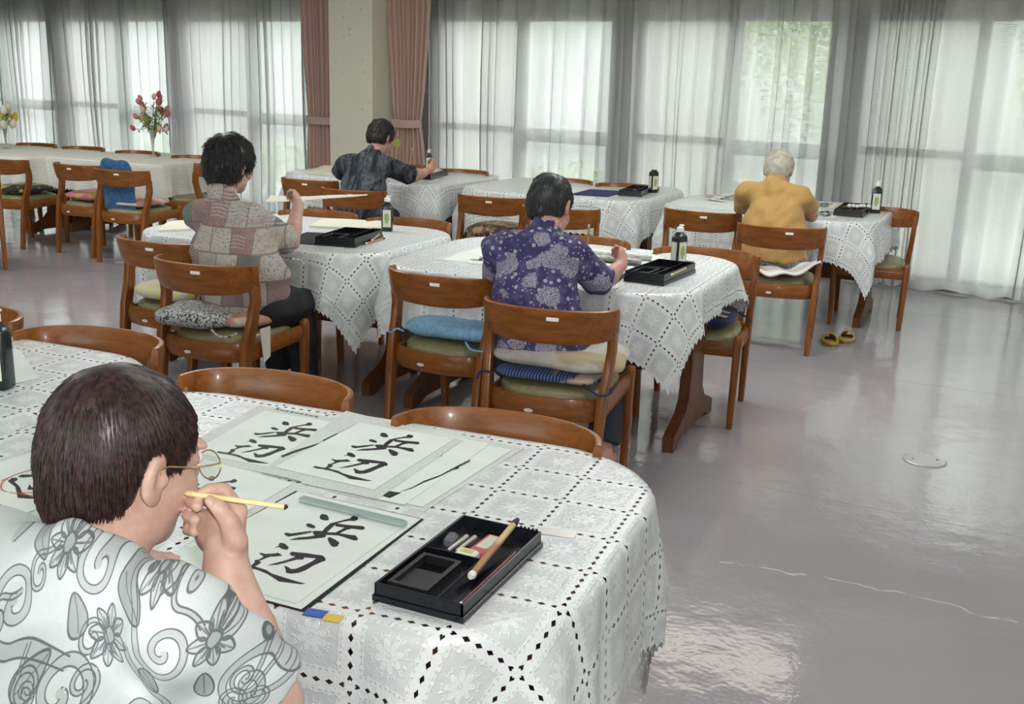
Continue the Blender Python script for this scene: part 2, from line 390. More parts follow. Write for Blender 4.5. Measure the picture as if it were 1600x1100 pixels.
md = Mat('pink_drape'); u_, v_, _ = md.xyz(md.coord('UV')); nn = md.noise(md.coord('UV', scale=(400, 60, 1)), 1, 2)
md.base(md.mix(nn, (.50, .33, .285), (.58, .39, .335))); md.set(rough=.85, sheen=.2); md.bump(nn, .2, .001); M_DRAPE = md.m
def tie(c, w0, wt, wb, zt):   # width of the drape along its height, gathered at the tie-back
    def f(u, z, t):
        if z > zt: k = min(1, (z-zt)/1.05); w = lerp(wt, w0, k**.8)
        else: k = min(1, (zt-z)/.6); w = lerp(wt, wb, k**.7)
        return c + (t-.5)*w
    return f
ZS = [.02, .2, .4, .6, .8, .95, 1.0, 1.05, 1.08, 1.12, 1.2, 1.35, 1.55, 1.8, 2.1, 2.5]
def tieband(parent, u, n, w, z):
    b = WB(); pts = []
    for k in range(17):
        a = 2*PI*k/16; pts.append(uw(u+math.cos(a)*w/2, n+math.sin(a)*.075, z+.008*math.sin(a)))
    b.sweep(pts, (.012, .075), side=lambda i: Vector(pts[min(i+1,16)]) - Vector(pts[max(i-1,0)]) if False else Vector((pts[i][0]-uw(u,n,0)[0], pts[i][1]-uw(u,n,0)[1], 0)), n=8, cap=False)
    b.build('tieback', M_DRAPE, parent, True, 60)
o = curtain('pink_drape', 'dusty pink drape tied back, left of the papered column', 'drape', -7.56, -7.0, M_DRAPE, -.14, .035, .075, 2.5, seed=11, shape=tie(-7.25, .56, .40, .50, 1.03), res=.005, zs=ZS)
tieband(o, -7.25, -.14, .42, 1.03)
o = curtain('pink_drape', 'dusty pink drape tied back, right of the papered column', 'drape', -6.40, -5.86, M_DRAPE, -.16, .035, .075, 2.5, seed=12, shape=tie(-6.19, .56, .31, .46, 1.05), res=.005, zs=ZS)
tieband(o, -6.19, -.16, .33, 1.05)

# ---------------------------------------------------------------- wood and chairs
def wood(name, c0, c1, rough=.32, axis=0, sc=6):
    m = Mat(name); s = [14, 14, 14]; s[axis] = 1.2; oc = m.coord('Object', scale=tuple(s))
    n = m.noise(oc, sc*.5, 5, .6, .6); w = m.noise(m.coord('Object', scale=tuple(a*6 for a in s)), sc*.6, 2)
    m.base(m.mix((n*.75+w*.25).step(.32, .68), c0, c1)); m.set(rough=rough, spec=.35, coat=.12 if rough < .4 else None); m.bump(w, .08, .001); return m.m
M_WOOD = wood('chair_wood', (.17, .053, .009), (.30, .101, .020))
M_WOODV = wood('chair_leg_wood', (.16, .050, .009), (.27, .092, .019), axis=2)
M_TWOOD = wood('table_wood', (.095, .033, .014), (.16, .058, .023), rough=.45, axis=2)
M_TTOP = wood('table_top_wood', (.30, .13, .055), (.40, .19, .09), axis=0)
M_PAD = plain('khaki_vinyl', (.23, .20, .10), .38, noise=.12, nscale=60)
M_PLAQ = plain('pale_plastic', (.72, .70, .64), .4)
M_LABEL = plain('paper_label', (.85, .84, .80), .6)
M_BRASS = plain('brass_stud', (.50, .34, .12), .35, .8)
def make_chair():
    t = thing('dining_chair', 'x', 'chair', (0,0,0), 0, 'wooden dining chairs')
    # seat pad: rounded slab, bowed at the rear
    out = []
    for k in range(40):
        a = 2*PI*k/40; c, s = math.cos(a), math.sin(a); p = 4.5 if s > 0 else 2.6
        r = (abs(c)**p + abs(s)**p)**(-1/p); out.append((c*r*.205, .0+s*r*(.215 if s > 0 else .225)))
    b = MB(); v = []; f = []
    prof = [(.93, .375), (1.0, .385), (1.0, .405), (.97, .418), (.86, .428), (.55, .436), (.2, .438)]
    for q, z in prof: v += [(x*q, y*q, z) for x, y in out]
    for r in range(len(prof)-1):
        for i in range(40): f.append((r*40+i, r*40+(i+1) % 40, (r+1)*40+(i+1) % 40, (r+1)*40+i))
    f += [tuple(range(39, -1, -1)), tuple(range(6*40, 7*40))]; b.add(v, f); b.build('seat', M_PAD, t, True, 50)
    # seat frame: two side rails, a front rail and the bowed rear rail
    b = MB()
    for sx in (-1, 1): b.sweep([(sx*.213, -.19, .352), (sx*.216, 0, .365), (sx*.218, .215, .372)], [(.026, .072), (.026, .070), (.026, .066)], (1,0,0), 8, 6)
    b.sweep([(-.205, .205, .36), (0, .212, .36), (.205, .205, .36)], (.024, .066), (0,1,0), 8, 6)
    arc = [(.205*math.sin(a), -.155-.085*math.cos(a), .362) for a in np.linspace(-PI/2, PI/2, 15)]
    b.sweep(arc, (.082, .026), (0,0,1), 8, 6)
    b.build('seat_frame', M_WOOD, t, True, 40)
    for sx in (-1, 1):
        b = MB(); b.sweep([(sx*.214, .222, 0), (sx*.218, .222, .2), (sx*.222, .222, .405), (sx*.222, .22, .42), (sx*.222, .218, .427)], [(.030, .034), (.035, .038), (.038, .044), (.036, .042), (.022, .028)], (1,0,0), 12, 4)
        b.build('front_leg', M_WOODV, t, True, 45)
        b = MB(); b.sweep([(sx*.208, -.238, 0), (sx*.211, -.224, .14), (sx*.215, -.202, .30), (sx*.219, -.184, .40), (sx*.226, -.152, .50), (sx*.231, -.136, .575), (sx*.233, -.142, .635), (sx*.230, -.156, .695)],
                          [(.030, .036), (.033, .042), (.036, .052), (.036, .058), (.034, .054), (.033, .052), (.032, .052), (.024, .040)], (1,0,0), 12, 4)
        b.build('rear_leg', M_WOODV, t, True, 45)
    # curved plywood backrest with the ends sweeping forward and down
    P = []; Z = []
    for s in np.linspace(-1, 1, 29):
        a = abs(s); x = .243*math.sin(s*PI/2*.93)/math.sin(PI/2*.93); y = -.268 + .132*a**2.1; hh = lerp(.134, .100, a**2.2); 
        zt = .735 - .006*a**2
        P.append((x, y, zt-hh/2)); Z.append((hh, .021))
    b = MB(); b.sweep(P, Z, (0,-.26,1), 16, 5); b.build('backrest', M_WOOD, t, True, 50)
    b = MB(); b.box((.052, -.2862, .700), (.044, .006, .013), .06, .001); b.build('name_label', M_LABEL, t)
    b = MB(); o_ = [(math.cos(2*PI*k/16)*.017, math.sin(2*PI*k/16)*.007) for k in range(16)]
    b.prism(o_, lambda a, c, d: (a-.035, d, .352+c), -.2545, -.2500); b.build('oval_plaque', M_PLAQ, t)
    b = MB(); b.box((-.140, -.2185, .366), (.016, .004, .016), -.62, .001); b.build('maker_stud', M_BRASS, t)
    return t
CHAIR0 = make_chair(); chair_used = [False]
def chair(x, y, deg, label):
    """deg: 0 faces the windows, 180 faces the camera"""
    if not chair_used[0]:
        chair_used[0] = True; c = CHAIR0; c.location = (x, y, 0); c.rotation_euler = (0,0,math.radians(deg)); c['label'] = label; return c
    return copy_thing(CHAIR0, (x, y, 0), math.radians(deg), label)
def chair_b(x, y, deg, label):
    """placed by the middle of its backrest"""
    a = math.radians(deg); k = .205 if abs(deg) < 90 else .215; return chair(x-k*math.sin(a)-(.012 if abs(deg) < 90 else 0), y+k*math.cos(a), deg, label)
CH = {}
def cb(k, x, y, deg, label): CH[k] = chair_b(x, y, deg, label)
cb('A', -.690, 6.118, 4, 'dining chair the person in the yellow shirt sits on')
cb('B', -1.247, 6.576, -6, 'empty dining chair just left of the person in the yellow shirt')
cb('C', -1.162, 3.430, 1.4, 'dining chair the person in the purple shirt sits on')
cb('D', -1.764, 3.800, -8, 'dining chair carrying the thick sky-blue cushion')
cb('E', -2.720, 3.544, -2.3, 'dining chair the patchwork-shirted person sits on, speckled grey cushion')
cb('F', -3.242, 3.910, -5.3, 'dining chair with the pale yellow and pink striped cushion')
cb('G', -3.604, 6.358, -1, 'dining chair the dark-shirted person sits on')
cb('H', -4.216, 6.781, -6, 'empty dining chair left of the dark-shirted person')
cb('I', -2.667, 6.542, -5, 'dining chair with the brown patterned cushion')
cb('J', -2.047, 6.192, 6, 'dining chair partly hidden behind the purple-shirted person')
cb('K', -6.300, 6.681, -8, 'dining chair with the pink cushion at the far left table')
cb('L', -5.725, 6.533, 0, 'dining chair with blue cushions on its seat and back')
cb('M', -7.08, 6.709, -4, 'dining chair with the yellow and black cushion at the left edge')
cb('N', -6.42, 5.75, 60, 'dining chair whose curved leg shows at the left edge alone')
cb('O', -1.486, 2.225, 180, 'nearest dining chair facing the camera behind the stacked practice sheets, left one')
cb('P', -.834, 2.170, 182, 'dining chair facing the camera nearest to the floor, behind right practice sheets')
cb('Q', -2.212, 2.400, 183, 'dining chair facing the camera above the brown-haired person')
cb('R', -2.800, 2.470, 180, 'dining chair cut off by the left edge, behind the big ink bottle')
cb('S', -3.140, 5.215, 180, 'dining chair facing the camera behind the patchwork-shirted person')
cb('T', -2.560, 5.190, 181, 'dining chair facing the camera behind the white-capped ink bottle at the middle')
cb('U', -1.530, 5.050, 180, 'dining chair facing the camera, just right of the purple-shirted person')
cb('V', -.900, 5.000, 182, 'dining chair with the navy cushion at the right table end')
cb('W', -3.600, 8.270, 178, 'dining chair facing the camera behind the dark-shirted person\'s table, right one')
cb('W2', -4.20, 8.420, 178, 'dining chair facing the camera behind the dark-shirted person\'s table, left one')
cb('X', -2.630, 8.060, 178, 'dining chair facing the camera behind the middle rear table, left one')
cb('Y', -2.080, 7.960, 178, 'dining chair facing the camera behind the middle rear table, right one')
cb('Z', -.230, 7.480, 180, 'empty dining chair facing the camera by the right-hand window curtain')
cb('LR1', -8.15, 8.22, 178, 'dining chair behind the left vase table, first from the left edge')
cb('LR2', -7.53, 8.18, 178, 'dining chair behind the vase tables, second from the left edge')
cb('LR3', -6.82, 8.10, 178, 'dining chair behind the pink flower vase')
cb('LR4', -6.10, 8.00, 178, 'dining chair right of the pink flower vase, beyond the table')
cb('LE', -5.62, 7.62, 95, 'reddish dining chair at the right end of the pink flower table')

# ---------------------------------------------------------------- lace cloth material
def lace_mat(name, cell=.1365, sheen=True, tone=(.80, .84, .83), mesh=(.64, .67, .67), hole=1.0, simple=False):
    m = Mat(name); u, v, _ = m.xyz(m.coord('UV'))
    a = (u/cell).fract() - .5; b = (v/cell).fract() - .5         # cell centre at 0
    r_ = lambda p, q: (p*p+q*q).sqrt()
    # diamond holes along the cell borders
    ea = .5 - a.abs(); eb = .5 - b.abs(); K = 6.0
    ha = ((b+.5)*K + .0).fract() - .5; hb = ((a+.5)*K).fract() - .5
    dia = ea*17 + ha.abs()*1.75; dib = eb*17 + hb.abs()*1.75
    hol = (dia.min(dib)).step(.60, .54)*(r_(a, b).lt(.655))
    # scalloped petals along the border, rosette in the middle
    r = (a*a + b*b).sqrt(); th = b.atan2(a)
    pet = (th*4).sin().abs(); ros = r - (pet*.10 + .10)
    flower = ros.step(.02, .0); ring = (ros - .035).abs().step(.016, .006)
    scal = (ea.min(eb) - (((a-b)*PI*K).sin()*((a+b)*PI*K).sin()).abs()*.07 - .10).step(.012, .0)
    edge = ((ea.min(eb) - .14 - (((a)*PI*K).sin().abs()*((b)*PI*K).sin().abs())*.06).abs()).step(.02, .008)
    n = m.noise(m.coord('UV'), 190, 2).step(.42, .6); n2, _c = m.vor(m.coord('UV'), 150)
    dots = ((th*8).sin().abs() - r*2.0).step(.35, .5)*r.step(.30, .26)*r.step(.20, .23)
    den = flower.max(ring).max(scal).max(edge).max(dots*.8)
    den = den*(n*.22 + .78); core = (r - .03).abs().step(.012, .004); den = (den - core*.5).max(0.0)
    m.base(m.mix(den, mesh, tone)); m.set(rough=.28 if sheen else .7, spec=.55 if sheen else .3)
    m.bump(den*.7 + n2*.35 - hol*.6 + m.noise(m.coord('UV'), 38, 2)*.8, .6, .0022)
    un = m.N('ShaderNodeUVMap'); un.uv_map = 'edge'; ex, ey, _z = m.xyz(un.outputs[0])
    sc = ((u+v)*(PI/.042)).sin().abs()*.013; cut = ex.min(ey).lt(sc)
    al = (1 - hol*hole)*(1 - cut); m.alpha(al); return m.m
M_LACE = lace_mat('vinyl_lace')
M_LACE2 = lace_mat('cream_lace', cell=.11, sheen=False, tone=(.84, .84, .79), mesh=(.76, .76, .70), hole=.5)

def rr_sdf(x, y, hx, hy, r):
    qx, qy = abs(x)-(hx-r), abs(y)-(hy-r)
    ox, oy = max(qx, 0), max(qy, 0); l = math.hypot(ox, oy)
    d = l + min(max(qx, qy), 0) - r
    if l > 1e-9: nx, ny = ox/l*math.copysign(1, x), oy/l*math.copysign(1, y)
    elif qx > qy: nx, ny = math.copysign(1, x), 0.0
    else: nx, ny = 0.0, math.copysign(1, y)
    return d, nx, ny
HT = .700
def make_table(kind, cx, cy, hx, hy, r, rz, label, clabel, drop=.27, gx=None, mat=None, seed=0, legs=(-.62, .62), uvoff=(0,0), fold=1.0, res=.022, end=None):
    t = thing('dining_table', label, 'table', (cx, cy, 0), rz, 'dining tables')
    n = 56; out = []
    for k in range(n):
        a = 2*PI*k/n; c, s = math.cos(a), math.sin(a); p = 2/(r/min(hx, hy))**.55 if r > .1 else 14
        q = (abs(c)**p+abs(s)**p)**(-1/p); out.append((c*q*(hx-.006), s*q*(hy-.006)))
    b = MB(); b.prism(out, lambda a, c, z: (a, c, z), HT-.034, HT-.004); b.build('tabletop', M_TTOP, t)
    for lx in legs:
        o = [(-.335, 0), (-.335, .062), (-.30, .078), (-.17, .125), (-.118, .18), (-.105, .30), (-.112, .50), (-.20, .60), (-.30, .64), (-.30, .664), (.30, .664), (.30, .64), (.20, .60), (.112, .50), (.105, .30), (.118, .18), (.17, .125), (.30, .078), (.335, .062), (.335, 0), (.29, 0), (.20, .03), (-.20, .03), (-.29, 0)]
        b = MB(); b.prism(o, lambda a, z, tt: (lx+tt, a, z), -.024, .024); b.build('pedestal', M_TWOOD, t)
    b = MB(); b.box(((legs[0]+legs[1])/2, 0, .30), (legs[1]-legs[0]-.05, .03, .10), 0, .006); b.build('stretcher', M_TWOOD, t)
    # cloth: a flat rectangle of lace laid over the top and let fall along the outline
    ex, ey = hx+drop if end is None else hx+end, hy+drop; nx, ny = int(2*ex/res)+1, int(2*ey/res)+1; rg = np.random.RandomState(seed+50)
    ph = rg.uniform(0, 6.28, 8); V = []; UV = []
    for j in range(ny):
        for i in range(nx):
            x, y = -ex+2*ex*i/(nx-1), -ey+2*ey*j/(ny-1)
            d, ux, uy = rr_sdf(x, y, hx, hy, r)
            if d <= 0: px, py, pz = x, y, HT+.0015+.0006*math.sin(x*31+y*17)
            else:
                bx, by = x-ux*d, y-uy*d; R = .016; arc = R*PI/2
                if d < arc: a = d/R; o_ = R*math.sin(a); dz = R*(1-math.cos(a))
                else: o_ = R; dz = R + d - arc
                th = math.atan2(by/hy, bx/hx); s_ = min(1, dz/.22)
                cor = min(1, 4*abs(ux*uy)) if r > .1 else min(1, max(0, 1-(min(hx-abs(bx), hy-abs(by)))/.16))
                per = bx*abs(uy)*1.0 + by*abs(ux)
                wv = math.sin(th*15+ph[0])*.55 + math.sin(th*26+ph[1])*.45
                ex_ = fold*s_*(cor*.062*(wv*.7+.75) + (1-cor)*(.011*math.sin(per*15+ph[2])+.007*math.sin(per*29+ph[3])+.010))
                lat = fold*s_*cor*.022*math.cos(th*15+ph[0])
                px, py, pz = bx+ux*(o_+ex_) - uy*lat, by+uy*(o_+ex_) + ux*lat, HT+.0015-dz*(1-.03*s_)
            V.append((px, py, max(pz, .03))); UV.append((x+uvoff[0], y+uvoff[1]))
    F = [(j*nx+i, j*nx+i+1, (j+1)*nx+i+1, (j+1)*nx+i) for j in range(ny-1) for i in range(nx-1)]
    ED = [(ex-abs(-ex+2*ex*i/(nx-1)), ey-abs(-ey+2*ey*j/(ny-1))) for j in range(ny) for i in range(nx)]
    me = bpy.data.meshes.new('tablecloth'); me.from_pydata(V, [], F)
    o = finish('tablecloth', me, mat or M_LACE, None, True, 180, UV, fixn=False); l2 = o.data.uv_layers.new(name='edge'); li = np.empty(len(o.data.loops), dtype=np.int32); o.data.loops.foreach_get('vertex_index', li); l2.data.foreach_set('uv', np.asarray(ED, np.float32)[li].ravel()); o.data.uv_layers.active = o.data.uv_layers[0]; o.data.uv_layers[0].active_render = True; tag(o, clabel, 'tablecloth', 'lace tablecloths')
    o.location = (cx, cy, 0); o.rotation_euler = (0,0,rz); return t
D2R = math.radians
make_table('front', -1.125, 1.70, .70, .435, .27, 0.0, 'dining table the brown-haired person leans on', 'lace tablecloth under the nearest practice sheets and open writing box', seed=1, uvoff=(.0, .0), res=.014, drop=.34, fold=.75)
make_table('left', -2.60, 1.84, .71, .50, .24, D2R(-2), 'dining table cut off by the left edge', 'lace tablecloth at the left edge under the big ink bottle', seed=2, res=.02)
make_table('purple', -1.455, 4.50, .70, .55, .26, D2R(-3), 'dining table in front of the purple-shirted person', 'lace tablecloth before the purple-shirted person', seed=3, res=.018, end=.17)
make_table('patch', -2.955, 4.66, .70, .50, .26, D2R(-4), 'dining table in front of the patchwork-shirted person', 'lace tablecloth before the patchwork-shirted person', seed=4, res=.018)
make_table('dark', -4.06, 7.86, .76, .60, .28, D2R(-8), 'dining table in front of the dark-shirted person', 'lace tablecloth before the dark-shirted person', seed=5)
make_table('mid', -2.44, 7.70, .72, .62, .30, D2R(-6), 'dining table with the navy mat at the middle rear', 'lace tablecloth under the navy mat', seed=6)
make_table('yellow', -.87, 7.38, .70, .58, .30, D2R(-4), 'dining table in front of the yellow-shirted person', 'lace tablecloth before the yellow-shirted person', seed=7)
make_table('vaseL', -8.05, 7.72, .78, .52, .05, D2R(-6), 'far left dining table with the white and yellow flowers', 'cream tablecloth under the white and yellow flowers', drop=.33, mat=M_LACE2, seed=8, fold=.5)
make_table('vaseR', -6.62, 7.88, .66, .52, .05, D2R(-4), 'far left dining table with the pink flowers', 'cream tablecloth under the pink flowers', drop=.30, mat=M_LACE2, seed=9, fold=.5)

# ---------------------------------------------------------------- papers and calligraphy
ZT = HT+.0015
m = Mat('practice_paper'); oc = m.coord('Object'); n = m.noise(oc, 9, 3); m.base(m.mix(n.step(.3, .7), (.74, .80, .75), (.79, .85, .80))); m.set(rough=.75, spec=.3); m.bump(n + m.noise(oc, 60, 2)*.25, .25, .003); M_PAPER = m.m
m = Mat('cream_paper'); m.base((.76, .74, .60)); m.set(rough=.75, spec=.3); M_CREAM = m.m
m = Mat('newsprint'); u, v, _ = m.xyz(m.coord('UV'))
row = (v*120).fract().gt(.45); ch = m.noise(m.comb(u*1.0, (v*120).floor()*7.13, 0.0), 420, 1).gt(.5)
blk = m.noise(m.comb((u*9).floor()*3.7, (v*7).floor()*5.3, 0.0), 1.0, 0).gt(.47)
m.base(m.mix((row*ch*blk)*.26, (.66, .71, .67), (.14, .15, .15))); m.set(rough=.8, spec=.2); M_NEWS = m.m
M_INK = plain('sumi_ink', (.010, .009, .012), .5, spec=.25)
M_RED = plain('vermilion_ink', (.62, .09, .04), .6)
M_FELT = plain('black_felt', (.012, .012, .014), .9)
M_NAVY = plain('navy_felt', (.025, .03, .13), .9)
def sheet(name, label, cat, c4, z, mat, th=.0006, curl=.0, n=10, group=None, seed=0, zc=(0,0,0,0)):
    """a thin sheet through four ground corners (tl, tr, br, bl), slightly wavy"""
    C = np.array(c4); ctr = C.mean(0); tl, tr, br, bl = C-ctr; rg = np.random.RandomState(seed); p = rg.uniform(0, 6, 4)
    V = []; UV = []
    L, H = np.linalg.norm(tr-tl), np.linalg.norm(bl-tl)
    for side in (1, 0):
        for j in range(n+1):
            for i in range(n+1):
                s, t = i/n, j/n; q = (tl*(1-s)+tr*s)*(1-t)+(bl*(1-s)+br*s)*t
                zz = curl*(abs(math.sin(s*4+p[0])*math.sin(t*5+p[1]))) + curl*2.2*max(0, abs(s-.5)*2-.75)*abs(math.sin(t*3+p[2]))
                zz += (zc[0]*(1-s)+zc[1]*s)*(1-t)+(zc[3]*(1-s)+zc[2]*s)*t
                V.append((q[0], q[1], zz+(th if side else 0))); UV.append((s*L, (1-t)*H))
    N = (n+1)**2; F = []
    for j in range(n):
        for i in range(n):
            a = j*(n+1)+i; F += [(a, a+n+1, a+n+2, a+1), (N+a, N+a+1, N+a+n+2, N+a+n+1)]
    edge = [i for i in range(n+1)] + [j*(n+1)+n for j in range(1, n+1)] + [n*(n+1)+i for i in range(n-1, -1, -1)] + [j*(n+1) for j in range(n-1, 0, -1)]
    for k in range(len(edge)):
        a, b = edge[k], edge[(k+1) % len(edge)]; F.append((a, b, N+b, N+a))
    me = bpy.data.meshes.new(name); me.from_pydata(V, [], F)
    o = finish(name, me, mat, None, True, 50, UV); o.location = (ctr[0], ctr[1], z); return tag(o, label, cat, group)
# brush strokes, in metres on the table plane as written on the middle sheet
HAMA = [
 [(-1.07,2.007),(-1.076,2.019),(-1.075,2.027),(-1.065,2.026),(-1.056,2.017),(-1.05,2.007),(-1.053,2.003),(-1.062,2.002)],
 [(-1.079,1.97),(-1.078,1.976),(-1.07,1.976),(-1.057,1.969),(-1.056,1.961),(-1.064,1.961),(-1.073,1.964)],
 [(-1.095,1.918),(-1.093,1.923),(-1.083,1.923),(-1.07,1.935),(-1.054,1.948),(-1.051,1.944),(-1.065,1.926),(-1.075,1.916),(-1.081,1.91),(-1.088,1.912)],
 [(-1.04,1.991),(-1.031,2.005),(-1.022,2.019),(-1.015,2.029),(-1.017,2.039),(-1.013,2.043),(-1.003,2.039),(-0.999,2.03),(-1.002,2.022),(-1.012,2.019),(-1.021,2.01),(-1.031,1.99)],
 [(-1.038,1.99),(-1.028,1.996),(-1.027,1.981),(-1.025,1.958),(-1.017,1.936),(-1.022,1.928),(-1.035,1.93),(-1.044,1.938),(-1.052,1.948),(-1.044,1.953),(-1.035,1.955),(-1.038,1.972)],
 [(-1.03,1.997),(-1.008,1.999),(-0.993,2.002),(-0.981,2.005),(-0.974,2.006),(-0.968,2),(-0.968,1.991),(-0.978,1.99),(-1.002,1.987),(-1.024,1.986)],
 [(-1.003,1.989),(-0.992,1.994),(-0.991,1.987),(-0.997,1.978),(-1.001,1.958),(-1.01,1.957),(-1.007,1.97)],
 [(-1.026,1.953),(-1.011,1.959),(-0.992,1.96),(-0.977,1.961),(-0.968,1.963),(-0.957,1.951),(-0.956,1.945),(-0.962,1.943),(-0.982,1.948),(-0.999,1.951),(-1.019,1.945)],
 [(-1.071,1.898),(-1.062,1.913),(-1.047,1.923),(-1.036,1.934),(-1.021,1.944),(-1.017,1.934),(-1.033,1.921),(-1.048,1.91)],
 [(-1.011,1.932),(-1.008,1.937),(-0.993,1.931),(-0.981,1.923),(-0.977,1.909),(-0.982,1.903),(-0.99,1.907),(-1.001,1.919)]]
NABE = [
 [(-1.079,1.859),(-1.075,1.867),(-1.08,1.875),(-1.079,1.881),(-1.07,1.88),(-1.056,1.87),(-1.053,1.862),(-1.057,1.859),(-1.065,1.86),(-1.072,1.864)],
 [(-1.041,1.848),(-1.041,1.856),(-1.028,1.858),(-1.012,1.861),(-0.995,1.862),(-0.983,1.864),(-0.973,1.857),(-0.968,1.849),(-0.97,1.843),(-0.978,1.841),(-0.985,1.843),(-0.988,1.85),(-1.009,1.845),(-1.023,1.842),(-1.034,1.842)],
 [(-0.987,1.848),(-0.972,1.849),(-0.972,1.84),(-0.978,1.822),(-0.981,1.801),(-0.987,1.788),(-0.998,1.78),(-1.007,1.78),(-1.013,1.789),(-1.024,1.802),(-1.015,1.8),(-1.006,1.795),(-0.999,1.799),(-0.993,1.816),(-0.988,1.835)],
 [(-1.025,1.843),(-1.01,1.846),(-1.006,1.837),(-1.017,1.832),(-1.027,1.816),(-1.037,1.801),(-1.051,1.792),(-1.041,1.808),(-1.031,1.824),(-1.025,1.837)],
 [(-1.091,1.827),(-1.089,1.83),(-1.08,1.829),(-1.067,1.836),(-1.061,1.842),(-1.049,1.836),(-1.054,1.831),(-1.066,1.824),(-1.07,1.815),(-1.075,1.8),(-1.068,1.798),(-1.068,1.788),(-1.07,1.779),(-1.077,1.779),(-1.078,1.793),(-1.083,1.799),(-1.077,1.807),(-1.076,1.818),(-1.082,1.823)],
 [(-1.103,1.774),(-1.1,1.779),(-1.084,1.778),(-1.074,1.78),(-1.062,1.778),(-1.043,1.775),(-1.027,1.767),(-1.009,1.764),(-0.989,1.761),(-0.969,1.758),(-0.956,1.757),(-0.962,1.753),(-0.981,1.75),(-1.001,1.747),(-1.014,1.754),(-1.035,1.764),(-1.057,1.77),(-1.076,1.771),(-1.093,1.77)]]
REF = np.array([(-1.064,2.015),(-0.969,2),(-0.973,1.854),(-0.956,1.757),(-1.104,1.776)])
P2C = np.array([(-1.157,2.068),(-0.91,2.063),(-0.93,1.718),(-1.173,1.742)])
def fit(src, dst):
    """similarity taking src points to dst points in the plane"""
    s = src[:, 0]+1j*src[:, 1]; d = dst[:, 0]+1j*dst[:, 1]; sm, dm = s.mean(), d.mean()
    k = (np.conj(s-sm)*(d-dm)).sum()/(abs(s-sm)**2).sum(); return lambda p: (lambda w: (w.real, w.imag))(k*(complex(*p)-sm)+dm)
def strokes(name, polys, T, parent, z, mat=None, th=.0004):
    b = MB(); c = parent.location
    for k, pl in enumerate(polys):
        q = [T(p) for p in pl]; area = sum(q[i-1][0]*q[i][1]-q[i][0]*q[i-1][1] for i in range(len(q)))
        if area < 0: q = q[::-1]
        b.prism(q, lambda x, y, t: (x-c.x, y-c.y, z-c.z+t), 0, th+k*.00003)
    return b.build(name, mat or M_INK, parent)
def write(sh, T, ha=None, na=None, lift=.0011):
    z = sh.location.z + lift
    strokes('inked_character', [HAMA[i] for i in (ha if ha is not None else range(10))], T, sh, z)
    if na != []: strokes('inked_character', [NABE[i] for i in (na if na is not None else range(6))], T, sh, z)
def corners_T(c4): return fit(P2C, np.array(c4))
ident = lambda p: (p[0], p[1])
# newspapers under the practice sheets
G = 'newspaper sheets under the practice paper'
nA = sheet('newspaper', 'newspaper with a printed heading under the far-left practice sheet', 'newspaper', [(-1.449,2.091),(-1.169,2.084),(-1.158,1.714),(-1.421,1.726)], ZT+.0004, M_NEWS, seed=1)
b = MB()
for k in range(9):   # the bold heading along its upper edge
    p = np.array((-1.398,2.078)); q = np.array((-1.27,2.07)); a = p+(q-p)*(k+.1)/9; e2 = p+(q-p)*(k+.85)/9; up = np.array((-(q-p)[1], (q-p)[0]))/np.linalg.norm(q-p)
    h = .0085; c = nA.location
    for (s0, s1, t0, t1) in [((0,1,.0,.25), (0,1,.75,1), (.4,.6,0,1)), ((0,.25,0,1), (.75,1,0,1), (0,1,.4,.6)), ((0,1,.4,.65), (.2,.4,0,1), (.6,.8,0,.9))][k % 3]:
        pts = [a+(e2-a)*s+up*h*t for s, t in ((s0,t0),(s1,t0),(s1,t1),(s0,t1))]
        b.prism([tuple(x) for x in pts], lambda x, y, t: (x-c.x, y-c.y, .0008+t), 0, .0002)
b.build('printed_heading', M_INK, nA)['kind'] = 'stuff'
nC = sheet('newspaper', 'newspaper sheet farthest right in the fanned stack of practice papers', 'newspaper', [(-1.09,2.134),(-0.752,2.084),(-0.8,1.672),(-1.033,1.686)], ZT+.0004, M_NEWS, seed=3)
nD = sheet('newspaper', 'newspaper under the practice sheet beside the spectacles', 'newspaper', [(-1.373,1.732),(-1.06,1.688),(-1.055,1.461),(-1.365,1.472)], ZT+.0002, M_NEWS, seed=4)
# fanned sheets
c2 = sheet('practice_sheet', 'rightmost practice sheet peeping out under the fanned stack', 'paper', [(-1.064,2.096),(-0.77,2.059),(-0.81,1.689),(-1.016,1.706)], ZT+.0016, M_PAPER, seed=5, curl=.0004)
c1 = sheet('practice_sheet', 'practice sheet with black ink edges showing, under the top written one', 'paper', [(-1.127,2.102),(-0.828,2.073),(-0.845,1.682),(-1.081,1.694)], ZT+.0028, M_PAPER, seed=6, curl=.0004)
b = MB(); c = c1.location
for pl in ([(-0.912,1.704),(-0.91,1.728),(-0.877,1.731),(-0.885,1.698)], [(-0.883,1.73),(-0.87,1.767),(-0.864,1.807),(-0.848,1.85),(-0.837,1.919),(-0.828,1.959),(-0.825,1.953),(-0.833,1.91),(-0.845,1.843),(-0.86,1.799),(-0.868,1.761)], [(-0.915,1.769),(-0.906,1.779),(-0.902,1.767)], [(-0.9,1.951),(-0.895,1.966),(-0.892,1.952)]):
    b.prism(pl[::-1], lambda x, y, t: (x-c.x, y-c.y, .0009+t), 0, .0003)
b.build('inked_character', M_INK, c1)
b = MB(); c = c2.location
for pl in ([(-0.863,1.748),(-0.843,1.757),(-0.847,1.738)], [(-0.847,1.887),(-0.836,1.911),(-0.829,1.905),(-0.839,1.882)], [(-0.891,2.072),(-0.881,2.084),(-0.879,2.069)]):
    b.prism(pl[::-1], lambda x, y, t: (x-c.x, y-c.y, .0009+t), 0, .0003)
b.build('inked_character', M_INK, c2)
